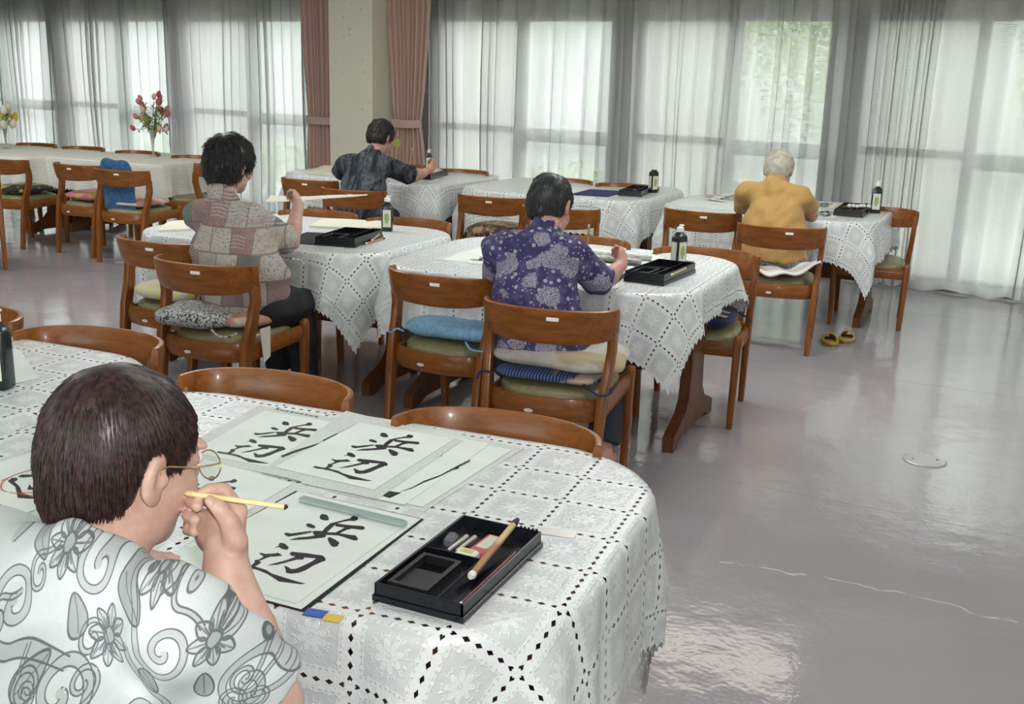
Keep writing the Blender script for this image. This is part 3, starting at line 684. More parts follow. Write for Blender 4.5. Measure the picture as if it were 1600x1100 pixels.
p3 = sheet('practice_sheet', 'practice sheet written with two characters, far left and half covered', 'paper', [(-1.413,2.059),(-1.152,2.053),(-1.158,1.743),(-1.386,1.749)], ZT+.0014, M_PAPER, seed=7, curl=.0003)
T3 = fit(REF, np.array([(-1.313,2.001),(-1.227,1.991),(-1.217,1.848),(-1.209,1.757),(-1.332,1.773)]))
write(p3, T3, lift=.0009)
nB = sheet('newspaper', 'newspaper under the middle practice sheet, black rule down its left side', 'newspaper', [(-1.232,2.137),(-0.891,2.066),(-0.903,1.683),(-1.187,1.71)], ZT+.0040, M_NEWS, seed=2)
b = MB(); c = nB.location
for k, (x0, y0, x1, y1) in enumerate([(444,717,462,708), (463,707.5,498,694), (498,694,506,690), (506,689.5,528,677)]): pass
def rule(pts, mat, nm):
    b = MB(); c = nB.location; b.prism(pts[::-1], lambda x, y, t: (x-c.x, y-c.y, .0008+t), 0, .0002); b.build(nm, mat, nB)
M_TEAL = plain('pale_teal_print', (.36, .46, .44), .7)
rule([(-1.2,1.804),(-1.191,1.846),(-1.17,1.907),(-1.163,1.904),(-1.182,1.838),(-1.191,1.797)], M_INK, 'printed_rule')
rule([(-1.17,1.907),(-1.172,1.927),(-1.166,1.922),(-1.163,1.904)], M_TEAL, 'printed_block')
rule([(-1.172,1.927),(-1.168,1.982),(-1.161,1.979),(-1.166,1.922)], M_INK, 'printed_rule')
rule([(-1.168,1.982),(-1.163,2.054),(-1.156,2.051),(-1.161,1.979)], M_TEAL, 'printed_block')
p2 = sheet('practice_sheet', 'middle practice sheet, two bold characters fully in view, on top of the fan', 'paper', P2C, ZT+.0052, M_PAPER, seed=8, curl=.0003)
write(p2, ident, lift=.0009)
p4 = sheet('practice_sheet', 'practice sheet partly hidden behind the face and the raised hand', 'paper', [(-1.39,1.733),(-1.096,1.687),(-1.098,1.508),(-1.361,1.514)], ZT+.0014, M_PAPER, seed=9, curl=.0003)
T4 = fit(np.array([(-1.064,2.015),(-1.067,1.968),(-1.007,2.032),(-0.971,2)]), np.array([(-1.256,1.642),(-1.262,1.605),(-1.212,1.646),(-1.178,1.613)]))
write(p4, T4, na=[0,1,3], lift=.0009)
# the sheet being judged, on its felt mat under a glassy paperweight
mat1 = sheet('felt_mat', 'black felt mat under the practice sheet nearest the raised hand', 'mat', [(-1.07,1.657),(-0.784,1.64),(-0.797,1.251),(-1.096,1.263)], ZT+.0002, M_FELT, th=.0016)
nE = sheet('newspaper', 'white backing paper between black felt mat and nearest practice sheet', 'paper', [(-1.063,1.654),(-0.788,1.636),(-0.805,1.254),(-1.099,1.267)], ZT+.0022, M_PAPER, seed=12)
p1 = sheet('practice_sheet', 'practice sheet with two bold characters, held by the glassy paperweight', 'paper', [(-1.043,1.632),(-0.8,1.606),(-0.82,1.265),(-1.089,1.279)], ZT+.0034, M_PAPER, seed=10, curl=.0003)
T1 = fit(REF[:4], np.array([(-0.953,1.567),(-0.857,1.55),(-0.864,1.416),(-0.84,1.326)]))
write(p1, T1, lift=.0009)
mm = Mat('glassy_paperweight'); mm.base((.42, .52, .50)); mm.set(rough=.12, metal=.3, spec=.8); M_PWT = mm.m
a = np.array((-1.031,1.612)); c = np.array((-0.796,1.59)); d = c-a; ang = math.atan2(d[1], d[0])
b = MB(); b.box((0,0,.005), (np.linalg.norm(d), .017, .010), 0, .003)
o = b.build('paperweight', M_PWT, None, True, 30); o.location = (*( (a+c)/2), ZT+.0046); o.rotation_euler.z = ang; tag(o, 'long glassy paperweight across the top of the nearest practice sheet', 'paperweight')
# left: the corrected sheet with vermilion rings
nF = sheet('newspaper', 'newspaper with a thick black rule at the left edge of the picture', 'newspaper', [(-1.74,1.431),(-1.693,1.65),(-1.342,1.481),(-1.399,1.247)], ZT+.0004, M_NEWS, seed=13)
b = MB(); c = nF.location; b.prism([(-1.515,1.345),(-1.504,1.348),(-1.467,1.342),(-1.45,1.345),(-1.424,1.348),(-1.437,1.33),(-1.463,1.334),(-1.496,1.34),(-1.509,1.34)][::-1], lambda x, y, t: (x-c.x, y-c.y, .0008+t), 0, .0002); b.build('printed_rule', M_INK, nF)
p5 = sheet('practice_sheet', 'practice sheet corrected with a red ring, left of the brown hair', 'paper', [(-1.704,1.475),(-1.682,1.624),(-1.42,1.5),(-1.462,1.319)], ZT+.0016, M_PAPER, seed=14, curl=.0003)
b = MB(); c = p5.location
for pl in ([(-1.601,1.46),(-1.607,1.476),(-1.598,1.48),(-1.588,1.472),(-1.588,1.463),(-1.559,1.448),(-1.531,1.427),(-1.506,1.42),(-1.485,1.42),(-1.494,1.411),(-1.519,1.404),(-1.542,1.424),(-1.566,1.444)], [(-1.601,1.485),(-1.604,1.497),(-1.584,1.506),(-1.576,1.498),(-1.59,1.486)], [(-1.535,1.443),(-1.551,1.465),(-1.534,1.454),(-1.527,1.46),(-1.521,1.455),(-1.527,1.444)]):
    b.prism(pl[::-1], lambda x, y, t: (x-c.x, y-c.y, .0009+t), 0, .0003)
b.build('inked_character', M_INK, p5)
b = MB()
for pl in ([(-1.614,1.456),(-1.613,1.471),(-1.614,1.492),(-1.609,1.514),(-1.603,1.535),(-1.59,1.554)], [(-1.609,1.469),(-1.606,1.452),(-1.586,1.429),(-1.569,1.419),(-1.544,1.419),(-1.523,1.429),(-1.508,1.445)], [(-1.529,1.42),(-1.512,1.422),(-1.487,1.424)]):
    b.sweep([(x-c.x, y-c.y, .0014) for x, y in smooth(pl, 4)] if False else [(q[0]-c.x, q[1]-c.y, .0014) for q in smooth([(x, y, 0) for x, y in pl], 4)], (.0028, .0003), side=(0,0,1) if False else (1,0,0), n=6)
b.build('red_correction', M_RED, p5)

# ---------------------------------------------------------------- writing boxes, inkstones, brushes
M_BLK = plain('black_plastic', (.006, .007, .011), .25, spec=.5)
M_STONE = plain('inkstone', (.011, .011, .013), .4)
M_SUMI = plain('wet_ink', (.004, .004, .006), .06, spec=.8)
def make_box(L=.30, W_=.155, H=.031):
    t = thing('writing_box', 'x', 'writing box', (0,0,0), 0, 'black plastic writing boxes')
    b = MB(); th = .004
    b.box((0,0,.003), (W_, L, .006)); 
    b.box((0, -L/2+th/2, H/2), (W_, th, H), 0, .001); b.box((0, L/2-th/2, H/2), (W_, th, H), 0, .001)
    b.box((-W_/2+th/2, 0, H/2), (th, L, H), 0, .001); b.box((W_/2-th/2, 0, H/2), (th, L, H), 0, .001)
    b.box((0,0,.0055), (W_+.006, L+.006, .011), 0, .001)
    b.build('tray', M_BLK, t)
    b = MB(); b.box((.030, 0, .017), (.0025, L-.008, .022)); b.build('brush_divider', M_BLK, t)
    b = MB(); b.box((-.0235, .012, .016), (.104, .0025, .020)); b.build('cross_divider', M_BLK, t)
    b = MB()
    for k in range(5): b.box((.040+.0075*k, L/2-.004, H+.0015), (.004, .005, .006), 0, .001)
    b.build('brush_rest', M_BLK, t)
    s = MB(); sx, sy = -.032, -.070; w, l, h = .072, .118, .020
    for (cx, cy, ww, ll) in ((sx-w/2+.004, sy, .008, l), (sx+w/2-.004, sy, .008, l), (sx, sy-l/2+.004, w-.016, .008), (sx, sy+l/2-.004, w-.016, .008)): s.box((cx, cy, .007+h/2), (ww, ll, h), 0, .0012)
    s.box((sx, sy-.018, .0135), (w-.014, l-.050, .010)); s.box((sx, sy+.036, .0095), (w-.014, .034, .004))
    st = s.build('inkstone', M_STONE, t)
    p = MB(); p.box((sx, sy+.035, .0122), (w-.0155, .033, .0006)); p.build('ink_pool', M_SUMI, st)
    return t
def make_brush(L=.20, r=.0055, bl=.035, tint=((.62, .46, .22), (.36, .17, .06)), inked=True):
    t = thing('writing_brush', 'x', 'brush')
    m = Mat('bamboo_shaft'); x, y, z = m.xyz(m.coord('Object')); n = m.noise(m.coord('Object', scale=(60, 4, 60)), 3, 3)
    m.base(m.mix(((y*-1)+.012).step(-.012, .012)*.9+n*.1, tint[0], tint[1])); m.set(rough=.35, coat=.3)
    b = MB(); b.tube([(0, -L/2, 0), (0, -L/4, 0), (0, 0, 0), (0, L/2, 0)], [r, r, r, r*.96], 12); b.build('shaft', m.m, t, True, 50)
    b = MB(); b.tube([(0, -L/2-.010, 0), (0, -L/2-.006, 0), (0, -L/2, 0)], [r*.75, r*1.12, r*1.12], 12); b.build('end_cap', plain('bone_white', (.78, .77, .72), .4), t, True, 40)
    b = MB(); b.tube([(0, L/2, 0), (0, L/2+bl*.3, 0), (0, L/2+bl*.75, 0), (.001, L/2+bl, -.001)], [r*.95, r*1.05, r*.7, r*.1], 12); b.build('bristles', plain('inked_bristles', (.030, .028, .026), .7) if inked else plain('pale_bristles', (.6, .5, .3), .7), t, True, 60)
    return t
def lay(o, p, q, zp, zq, label):
    """lay a brush with its butt end at p and its bristle end at q"""
    a = Vector((*p, zp)); b = Vector((*q, zq)); d = (b-a).normalized(); o.rotation_mode = 'QUATERNION'; o.rotation_quaternion = d.to_track_quat('Y', 'Z'); o.location = (a+b)/2; o['label'] = label
bx = make_box()
c0, c1_, c2_, c3_ = [np.array(p) for p in ((-0.71,1.328), (-0.574,1.322), (-0.553,1.615), (-0.693,1.629))]
ctr = (c0+c1_+c2_+c3_)/4; dl = (c2_-c1_)+(c3_-c0); a1 = math.atan2(dl[1], dl[0])-PI/2
bx.location = (*ctr, ZT); bx.rotation_euler.z = a1; bx['label'] = 'open black writing box nearest the viewer, brush laid across it'
br = make_brush(.185, .0062, .030); lay(br, (-0.594,1.412), (-0.597,1.626), .727, .738, 'thick bamboo brush with white butt end, lying across the nearest writing box')
def local(c, z):   # point of the open box's frame -> world
    return (ctr[0]+c[0]*math.cos(a1)-c[1]*math.sin(a1), ctr[1]+c[0]*math.sin(a1)+c[1]*math.cos(a1), ZT+z)
bs = make_brush(.19, .0028, .025, ((.30, .10, .07), (.22, .06, .05))); lay(bs, local((.058, -.125), 0)[:2], local((.062, .085), 0)[:2], ZT+.012, ZT+.018, 'thin dark red brush lying in the slot of the nearest writing box')
def small(name, label, cat, mb, mat, lx, ly, z, rz=0, group=None):
    o = mb.build(name, mat, None, True, 30); o.location = local((lx, ly), z); o.rotation_euler.z = a1+rz; return tag(o, label, cat, group)
b = MB(); b.box((0,0,.009), (.034, .075, .016), 0, .002); e = small('ink_stick_box', 'flat red and white ink stick packet in the nearest writing box', 'packet', b, plain('packet_red', (.50, .09, .08), .5), .008, .075, .0065, -.06)
b = MB(); b.box((0,.006,.0172), (.022, .052, .0005)); b.build('paper_face', plain('packet_face', (.62, .62, .50), .5), e)
b = MB(); b.box((0,0,.010), (.036, .026, .018), 0, .003); e = small('white_eraser', 'small white block with a yellow print beside the red packet', 'block', b, plain('white_block', (.74, .77, .70), .4), -.006, .028, .0065, -.06)
b = MB(); b.box((0,0,.0193), (.022, .012, .0006)); b.build('print', plain('yellow_print', (.55, .50, .10), .5), e)
for k in range(2):
    b = MB(); b.tube([(0,-.03,.011),(0,0,.013),(0,.03,.015)], [.0035,.004,.0045], 10); small('metal_tube', ['silver tube nearer the red packet in the writing box', 'silver tube nearer the rim of the writing box'][k], 'tube', b, plain('silver_foil', (.72, .70, .60), .2, .9), -.026-.014*k, .062-.004*k, .0065, -.1)
mm = Mat('clear_plastic'); mm.base((.25, .25, .28)); mm.set(rough=.08, spec=.9); mm.p.inputs['Alpha'].default_value = .55
b = MB(); b.box((0,0,.010), (.020, .034, .018), 0, .004); small('water_dropper', 'small clear plastic water dropper in the corner of the writing box', 'dropper', b, mm.m, -.060, .072, .0065, .2)
# torn tape and the blue-yellow tag on the cloth
t = thing('paper_tag', 'small blue and yellow tag lying on the nearest lace tablecloth', 'tag', (*(-0.766,1.253), ZT), 0)
ang = math.atan2(*(np.array((-0.744,1.256))-np.array((-0.788,1.251)))[::-1])
t.rotation_euler.z = ang
b = MB(); b.box((-.014,.003,.0012), (.034, .022, .002), 0, .0005); b.build('blue_half', plain('tag_blue', (.03, .09, .42), .35), t)
b = MB(); b.box((.017,-.003,.0012), (.028, .020, .002), 0, .0005); b.build('yellow_half', plain('tag_yellow', (.70, .50, .06), .4), t)
b = MB(); b.box((0,0,.0003), (.075, .030, .0005)); o = b.build('clear_tape', plain('tape_film', (.72, .68, .62), .25), None); o.location = (*(-0.543,1.69), ZT+.0003); o.rotation_euler.z = .1; tag(o, 'strip of yellowed tape stuck on the lace beyond the writing box', 'tape')
# the other writing boxes
def box_at(xy, rz, label, s=(1, 1, 1)):
    o = copy_thing(bx, (xy[0], xy[1], ZT), rz, label); o.scale = s; return o
box_at((-2.564, 4.50), .10, 'black writing box on the patchwork-shirted person\'s table', (1.3, 1.15, 1.4))
box_at((-.976, 4.337), -.14, 'black writing box before the purple-shirted person', (1.1, 1.25, 1.45))
box_at((-.388, 7.306), -.06, 'black writing box beside the bottle, yellow-shirted person\'s table', (1.15, 1.6, 1.35))
box_at((-1.93, 7.60), .04, 'black writing box at the right end of the middle rear table', (1.05, 1.5, 1.35))
box_at((-3.74, 7.80), .15, 'black writing box before the dark-shirted person', (1.5, 1.6, 1.35))
br2 = make_brush(.17, .005, .03, ((.55, .30, .10), (.50, .26, .08))); lay(br2, (-2.446,4.411), (-2.452,4.672), ZT+.0062, ZT+.006, 'brown brush on the lace beside the patchwork-shirted person\'s writing box')
br3 = make_brush(.16, .004, .025, ((.55, .36, .14), (.55, .36, .14))); lay(br3, (-0.896,4.143), (-0.865,4.367), ZT+.044, ZT+.048, 'brush resting across the purple-shirted person\'s writing box')
br4 = make_brush(.17, .004, .025, ((.55, .36, .14), (.45, .26, .1))); lay(br4, (-2.347,4.307), (-2.427,4.571), ZT+.042, ZT+.044, 'brush resting across the patchwork-shirted person\'s writing box')
# ---------------------------------------------------------------- ink bottles
def make_bottle():
    t = thing('ink_bottle', 'x', 'bottle', (0,0,0), 0, 'square black ink bottles')
    m = Mat('bottle_plastic'); m.base((.012, .022, .022)); m.set(rough=.22, spec=.6)
    b = MB(); b.sweep([(0,0,0), (0,0,.004), (0,0,.125), (0,0,.137), (0,0,.146), (0,0,.149), (0,0,.156)], [(.052,.038), (.058,.044), (.058,.044), (.054,.040), (.034,.030), (.026,.026), (.025,.025)], (1,0,0), 20, 7); b.build('bottle_body', m.m, t, True, 40)
    lm = Mat('bottle_label'); x, y, z = lm.xyz(lm.coord('Object')); 
    d = ((x*x)*1.6 + (z-.070)*(z-.070)*.35).sqrt(); g = lm.noise(lm.coord('Object'), 120, 3)
    lm.base(lm.mix((d+g*.006).step(.0200, .0165), (.74, .74, .62), lm.mix(g.step(.4, .6), (.20, .34, .10), (.45, .52, .20)))); lm.set(rough=.5)
    b = MB(); b.box((0, -.0224, .068), (.042, .0012, .090), 0, .0004); b.box((0, .0224, .068), (.042, .0012, .090), 0, .0004); b.build('label', lm.m, t)
    b = MB(); b.box((-.0294, 0, .068), (.0012, .030, .090), 0, .0004); b.build('side_label', plain('side_label', (.70, .70, .62), .5), t)
    b = MB(); b.lathe([(0,.154),(.0155,.154),(.0155,.170),(.013,.174),(.007,.176),(.005,.186),(0,.187)], (0,0,0), 20); b.tube([(0,0,.178),(.012,0,.180),(.020,0,.181)], [.005,.0045,.003], 8); b.build('cap', plain('white_cap', (.82, .84, .80), .35), t, True, 40)
    return t
bt = make_bottle()
def bottle_at(first, xy, rz, label, s=1.0):
    if first: o = bt; o.location = (*xy, ZT); o.rotation_euler.z = rz; o['label'] = label
    else: o = copy_thing(bt, (*xy, ZT), rz, label)
    o.scale = (s, s, s); return o
bottle_at(True, (-2.574,4.912), .35, 'ink bottle with white cap on the patchwork-shirted person\'s table')
bottle_at(False, (-0.958,4.59), 1.0, 'ink bottle turned edgewise at the purple-shirted person\'s table', 1.05)
bottle_at(False, (-0.252,7.389), .1, 'ink bottle at the yellow-shirted person\'s table end', 1.15)
bottle_at(False, (-1.843,7.745), .9, 'ink bottle on the table with the navy mat', 1.1)
bottle_at(False, (-3.95,8.303), .35, 'ink bottle before the dark-shirted person', 1.0)
bottle_at(False, (-2.111,1.929), .25, 'large ink bottle cut off by the left edge', 1.12)
# ---------------------------------------------------------------- papers on the other tables
def far_sheet(label, c4, z=.002, mat=None, chars=None, name='practice_sheet', cat='paper', th=.0008, curl=.001, zc=(0,0,0,0), seed=0):
    o = sheet(name, label, cat, c4, ZT+z, mat or M_PAPER, th=th, curl=curl, seed=seed, zc=zc)
    if chars is not None:
        T = corners_T([c4[i] for i in (0,1,2,3)]); write(o, T, lift=.0026+curl*2)
    return o
far_sheet('stack of cream paper before the patchwork-shirted person', [(-3.066,5.095),(-2.706,5.177),(-2.588,4.902),(-2.976,4.791)], .0002, M_CREAM, name='paper_stack', th=.012, curl=.001)
far_sheet('black felt mat before the patchwork-shirted person', [(-2.896,4.648),(-2.633,4.71),(-2.543,4.327),(-2.839,4.282)], .0002, M_FELT, name='felt_mat', cat='mat', th=.002, curl=.0)
far_sheet('folded cream papers left of the patchwork-shirted person', [(-3.661,4.516),(-3.62,4.663),(-3.363,4.483),(-3.512,4.252)], .0002, M_CREAM, name='paper_stack', th=.010, curl=.004)
far_sheet('practice sheet with one visible stroke left of the purple-shirted person', [(-1.938,4.71),(-1.585,4.745),(-1.566,4.234),(-1.954,4.249)], .0012, M_PAPER, chars=True)
far_sheet('newspaper under the sheet left of the purple-shirted person', [(-1.959,4.744),(-1.565,4.802),(-1.532,4.2),(-1.974,4.237)], .0002, M_NEWS, name='newspaper', cat='newspaper')
far_sheet('practice sheet with two characters before the purple-shirted person', [(-1.378,4.535),(-1.132,4.508),(-1.129,4.066),(-1.367,4.107)], .0030, M_PAPER, chars=True)
far_sheet('black felt mat under the purple-shirted person\'s sheet', [(-1.406,4.605),(-1.122,4.559),(-1.1,4.042),(-1.362,4.066)], .0002, M_FELT, name='felt_mat', cat='mat', th=.002, curl=0)
far_sheet('spread grey newspaper right of the purple-shirted person', [(-1.456,4.922),(-1.071,4.869),(-1.087,4.56),(-1.425,4.615)], .0004, M_NEWS, name='newspaper', cat='newspaper')
for k, (p, q) in enumerate([((-1.384,4.681), (-1.106,4.704)), ((-1.375,4.582), (-1.121,4.576))]):
    b = MB(); a = np.array(p); c = np.array(q); d = c-a; L = np.linalg.norm(d); n_ = 18
    pts = []; r = .015
    b.tube([(-L/2,0,r*.8), (0,.002,r*.8), (L/2,0,r*.8)], [r*.9, r, r*.85], 14)
    o = b.build('rolled_newspaper', None, None, True, 60); mw = Mat('rolled_newsprint'); nn = mw.noise(mw.coord('Object', scale=(30, 200, 200)), 1.5, 3)
    mw.base(mw.mix(nn.step(.45, .65), (.62, .62, .58), (.20, .20, .20))); mw.set(rough=.8); o.data.materials.append(mw.m)
    o.location = (*((a+c)/2), ZT+.003); o.rotation_euler.z = math.atan2(d[1], d[0]); tag(o, ['rolled newspaper farther from the purple-shirted person', 'rolled newspaper nearer the purple-shirted person'][k], 'newspaper')
far_sheet('folded white papers at the left of the yellow-shirted person\'s table', [(-1.555,7.358),(-1.162,7.36),(-1.076,6.991),(-1.515,6.978)], .0002, M_PAPER, name='paper_stack', th=.006, curl=.004)
far_sheet('practice sheet with two characters left of the yellow-shirted person', [(-1.345,8.021),(-1.102,7.987),(-1.084,7.281),(-1.389,7.478)], .007, M_PAPER, chars=True)
far_sheet('practice sheet with characters beyond the yellow-shirted person', [(-0.733,7.853),(-0.518,7.817),(-0.524,7.457),(-0.77,7.503)], .0012, M_CREAM, chars=True)
far_sheet('practice sheet with characters before the yellow-shirted person', [(-0.696,7.337),(-0.449,7.342),(-0.486,6.893),(-0.724,6.918)], .0012, M_PAPER, chars=True)
b = MB(); b.box((0,0,.010), (.11, .026, .020), 0, .004); o = b.build('pink_case', plain('pink_plastic', (.62, .40, .46), .45), None, True, 30); o.location = (*(-1.385,7.72), ZT); o.rotation_euler.z = .45; tag(o, 'slim pink case on the yellow-shirted person\'s table', 'case')
b = MB()
for k in range(6):
    rg = np.random.RandomState(k); x0 = (k-2.5)*.026; b.lathe([(0,0),(.012,.003),(.016,.012),(.010,.022),(0,.025)], (x0, rg.uniform(-.012, .012), rg.uniform(0, .004)), 9)
o = b.build('crumpled_tissue', plain('tissue', (.80, .80, .78), .8), None, True, 80); o.location = (*(-0.351,7.266), ZT+.038); o.rotation_euler.z = .5; tag(o, 'crumpled white tissue on the writing box by the yellow-shirted person', 'tissue')
far_sheet('navy felt mat on the middle rear table', [(-2.308,7.671),(-2.024,7.69),(-2.042,7.234),(-2.322,7.204)], .0004, M_NAVY, name='felt_mat', cat='mat', th=.003, curl=0)
far_sheet('white practice sheet on the middle rear table', [(-2.859,8.006),(-2.506,8.027),(-2.456,7.475),(-2.872,7.5)], .0004, M_PAPER, chars=True)
far_sheet('curled cream papers left of the dark-shirted person', [(-4.839,8.078),(-4.536,7.85),(-4.333,7.427),(-4.638,7.462)], .0004, M_CREAM, name='paper_stack', th=.010, curl=.010)
far_sheet('practice sheet before the dark-shirted person', [(-4.209,8.455),(-4.029,8.442),(-3.849,7.969),(-4.037,7.814)], .0004, M_PAPER, chars=True)
far_sheet('cream paper slip lying across the dark-shirted person\'s writing box', [(-3.808,8.168),(-3.688,8.036),(-3.612,7.523),(-3.724,7.639)], .040, M_CREAM, name='paper_slip', curl=0)
far_sheet('practice sheet at the left edge behind the big ink bottle', [(-2.442,2.07),(-2.357,2.234),(-2.09,2.035),(-2.139,1.819)], .0004, M_PAPER)
# ---------------------------------------------------------------- cushions
def fabric(name, c0, c1, scale, thr=(.42, .58), kind='noise', c2=None, sc=(1,1,1), bump=.3):
    m = Mat(name); oc = m.coord('Object', scale=sc)
    if kind == 'noise': f = m.noise(oc, scale, 2, .4, .5).step(*thr)
    elif kind == 'vor': f = m.vor(oc, scale)[0].step(*thr)
    elif kind == 'wave': f = m.wave(oc, scale).step(*thr)
    col = m.mix(f, c0, c1)
    if c2: col = m.mix(m.noise(oc, scale*.45, 2).step(.52, .60), col, c2)
    m.base(col); m.set(rough=.85, spec=.2, sheen=.15); m.bump(m.noise(oc, 300, 2) + m.noise(oc, 22, 2)*2, bump, .003); return m.m
def cushion(label, x, y, z, sx, sy, h, rz, mat, name='seat_cushion', tilt=0, ties=None, seed=0, flop=0.0, p=3.4):
    rg = np.random.RandomState(seed); nu, nv = 56, 12; V = []; F = []; ph = rg.uniform(0, 6, 6)
    for j in range(nv+1):
        f_ = -PI/2+PI*j/nv; cz, sz = math.copysign(abs(math.cos(f_))**.55, 1), math.copysign(abs(math.sin(f_))**.9, math.sin(f_))
        for i in range(nu):
            a = 2*PI*i/nu; c, s = math.cos(a), math.sin(a); r = (abs(c)**p+abs(s)**p)**(-1/p)
            wob = 1+.025*math.sin(3*a+ph[0])+.02*math.sin(7*a+ph[1])
            X_, Y_ = c*r*cz*wob*sx/2, s*r*cz*wob*sy/2
            zz = sz*h/2*(1+.12*math.sin(X_*19+ph[2])*math.sin(Y_*17+ph[3])) + h/2
            d = max(abs(X_)/(sx/2), abs(Y_)/(sy/2)); zz += flop*(d**3)*math.sin(a*2+ph[4])
            V.append((X_, Y_, max(zz, .001)))
    for j in range(nv):
        for i in range(nu): F.append((j*nu+i, j*nu+(i+1) % nu, (j+1)*nu+(i+1) % nu, (j+1)*nu+i))
    F += [tuple(range(nu-1, -1, -1)), tuple(range(nv*nu, (nv+1)*nu))]
    me = bpy.data.meshes.new(name); me.from_pydata(V, [], F); o = finish(name, me, mat, None, True, 180)
    o.location = (x, y, z); o.rotation_euler = (tilt, 0, rz); tag(o, label, 'cushion'); 
    if ties:
        tm, pts = ties
        for q in pts: b = MB(); b.tube(smooth(q, 4), .0045, 6); b.build('tie', tm, o, True, 80)
    return o
ZS_ = .437
def seatpos(k, dx=0, dy=0):
    c = CH[k]; a = c.rotation_euler.z; return c.location.x+dx*math.cos(a)-dy*math.sin(a), c.location.y+dx*math.sin(a)+dy*math.cos(a), a
M_SKY = fabric('sky_blue_cotton', (.19, .40, .60), (.26, .48, .68), 60)
x, y, a = seatpos('D', .015, .02); cushion('thick sky-blue seat cushion with ties', x, y, ZS_, .42, .41, .085, a, M_SKY, seed=1, p=5, ties=(M_SKY, [[(-.19,-.19,.02), (-.215,-.205,.03), (-.235,-.215,.015), (-.24,-.235,.02)], [(.12,-.20,.02), (.17,-.24,.005), (.22,-.225,.0)]]))
M_DENIM = fabric('navy_batik', (.018, .028, .10), (.10, .17, .34), 26, (.5, .56), 'wave', (.55, .42, .36), (1, .05, 1))
x, y, a = seatpos('C', .0, -.01); cushion('folded navy batik cushion under the pale one', x, y, ZS_, .39, .40, .05, a, M_DENIM, seed=2, p=5, ties=(plain('navy_tie', (.02, .03, .10), .8), [[(-.19,-.19,.02), (-.23,-.21,.03), (-.245,-.215,.0)], [(.15,-.19,.02), (.21,-.215,-.005), (.245,-.205,.0), (.25,-.19,.02)]]))
M_PALE = fabric('pale_cotton_print', (.46, .43, .39), (.54, .51, .47), 12, (.4, .6), 'noise', (.42, .34, .20))
cushion('pale cream flattened cushion the purple-shirted person sits on', x+.01, y+.0, ZS_+.045, .50, .43, .065, a, M_PALE, seed=3, flop=.016, p=2.8)
M_SPECK = fabric('black_white_speckle', (.07, .08, .09), (.55, .55, .52), 95, (.42, .52))
x, y, a = seatpos('E', -.085, -.125); cushion('black and white speckled cushion behind the patchwork-shirted person', x, y, ZS_, .36, .27, .085, a+.05, M_SPECK, seed=4, flop=.012, p=3, ties=(M_SPECK, [[(.15,-.11,.02), (.20,-.13,0), (.25,-.12,.0), (.262,-.09,.01)]]))
M_FLOR = fabric('cream_floral', (.58, .50, .38), (.66, .58, .46), 20, (.4, .6), 'noise', (.50, .24, .19))
x, y, a = seatpos('E', .07, .045); cushion('cream floral cushion rolled under the patchwork-shirted person', x, y, ZS_, .29, .40, .065, a, M_FLOR, seed=5, p=3)
b = MB(); b.prism([(0,0),(.07,.0),(.065,-.13),(.02,-.15)], lambda s, z, t: (t, s, z), 0, .003); o = b.build('cloth_flap', plain('flap_cloth', (.66, .62, .52), .8), None); x, y, a = seatpos('E', .243, -.13); o.location = (x, y, ZS_+.02); o.rotation_euler.z = a; tag(o, 'pale cloth flap hanging beside the speckled cushion', 'cloth')
M_STRIPE = fabric('yellow_pink_stripe', (.55, .50, .46), (.60, .55, .22), 6, (.35, .65), 'wave', (.50, .32, .34), (1, .1, 1))
x, y, a = seatpos('F', .0, -.02); cushion('pale yellow and pink striped seat cushion', x, y, ZS_, .42, .42, .075, a, M_STRIPE, seed=6)
M_BROWN = fabric('brown_paisley', (.14, .07, .045), (.40, .26, .15), 24, (.45, .55), 'noise', (.05, .03, .03))
x, y, a = seatpos('I', .0, -.01); cushion('brown patterned seat cushion on the chair before the middle rear table', x, y, ZS_, .42, .42, .09, a, M_BROWN, seed=7)
M_NAVYC = fabric('navy_cream', (.012, .02, .07), (.02, .03, .10), 12)
x, y, a = seatpos('V', .02, .02); o = cushion('navy cushion with cream chevrons, on the chair at the right table end', x, y, ZS_, .40, .40, .06, a, M_NAVYC, seed=8, p=5, ties=(M_NAVYC, [[(-.17,-.18,.03), (-.22,-.19,.0), (-.245,-.18,.0), (-.25,-.16,-.02)]]))
b = MB()
for (x0, y0, x1, y1, w) in ((-.17, .13, .02, .02, .035), (.02, .02, .17, .10, .03), (-.17, .04, .0, -.08, .03)): b.sweep([(x0, y0, .056), ((x0+x1)/2, (y0+y1)/2, .062), (x1, y1, .058)], (w, .004), (0,1,0), 8, 5)
b.build('cream_chevron', plain('chevron_cream', (.58, .52, .40), .8), o, True, 50)
M_PINK = fabric('pink_cloth', (.50, .14, .16), (.58, .22, .22), 20, c2=(.55, .30, .12))
x, y, a = seatpos('K', .0, .0); cushion('pink seat cushion on the far left chair', x, y, ZS_, .41, .41, .07, a, M_PINK, seed=9)
M_CR = fabric('cream_red', (.62, .48, .38), (.45, .20, .16), 7, (.5, .6))
x, y, a = seatpos('L', .0, .0); cushion('cream and red seat cushion below the blue back cushion', x, y, ZS_, .41, .41, .06, a, M_CR, seed=10)
M_BLUE = fabric('dull_blue', (.035, .10, .22), (.05, .13, .27), 30)
x, y, a = seatpos('L', -.02, -.165); cushion('dull blue cushion propped against the chair back, far left', x, y, .600, .30, .42, .05, a, M_BLUE, name='back_cushion', tilt=PI/2+.10, seed=11, p=6)
bpy.context.view_layer.update()
M_YB = fabric('yellow_black', (.52, .42, .12), (.03, .03, .03), 12, (.45, .5))
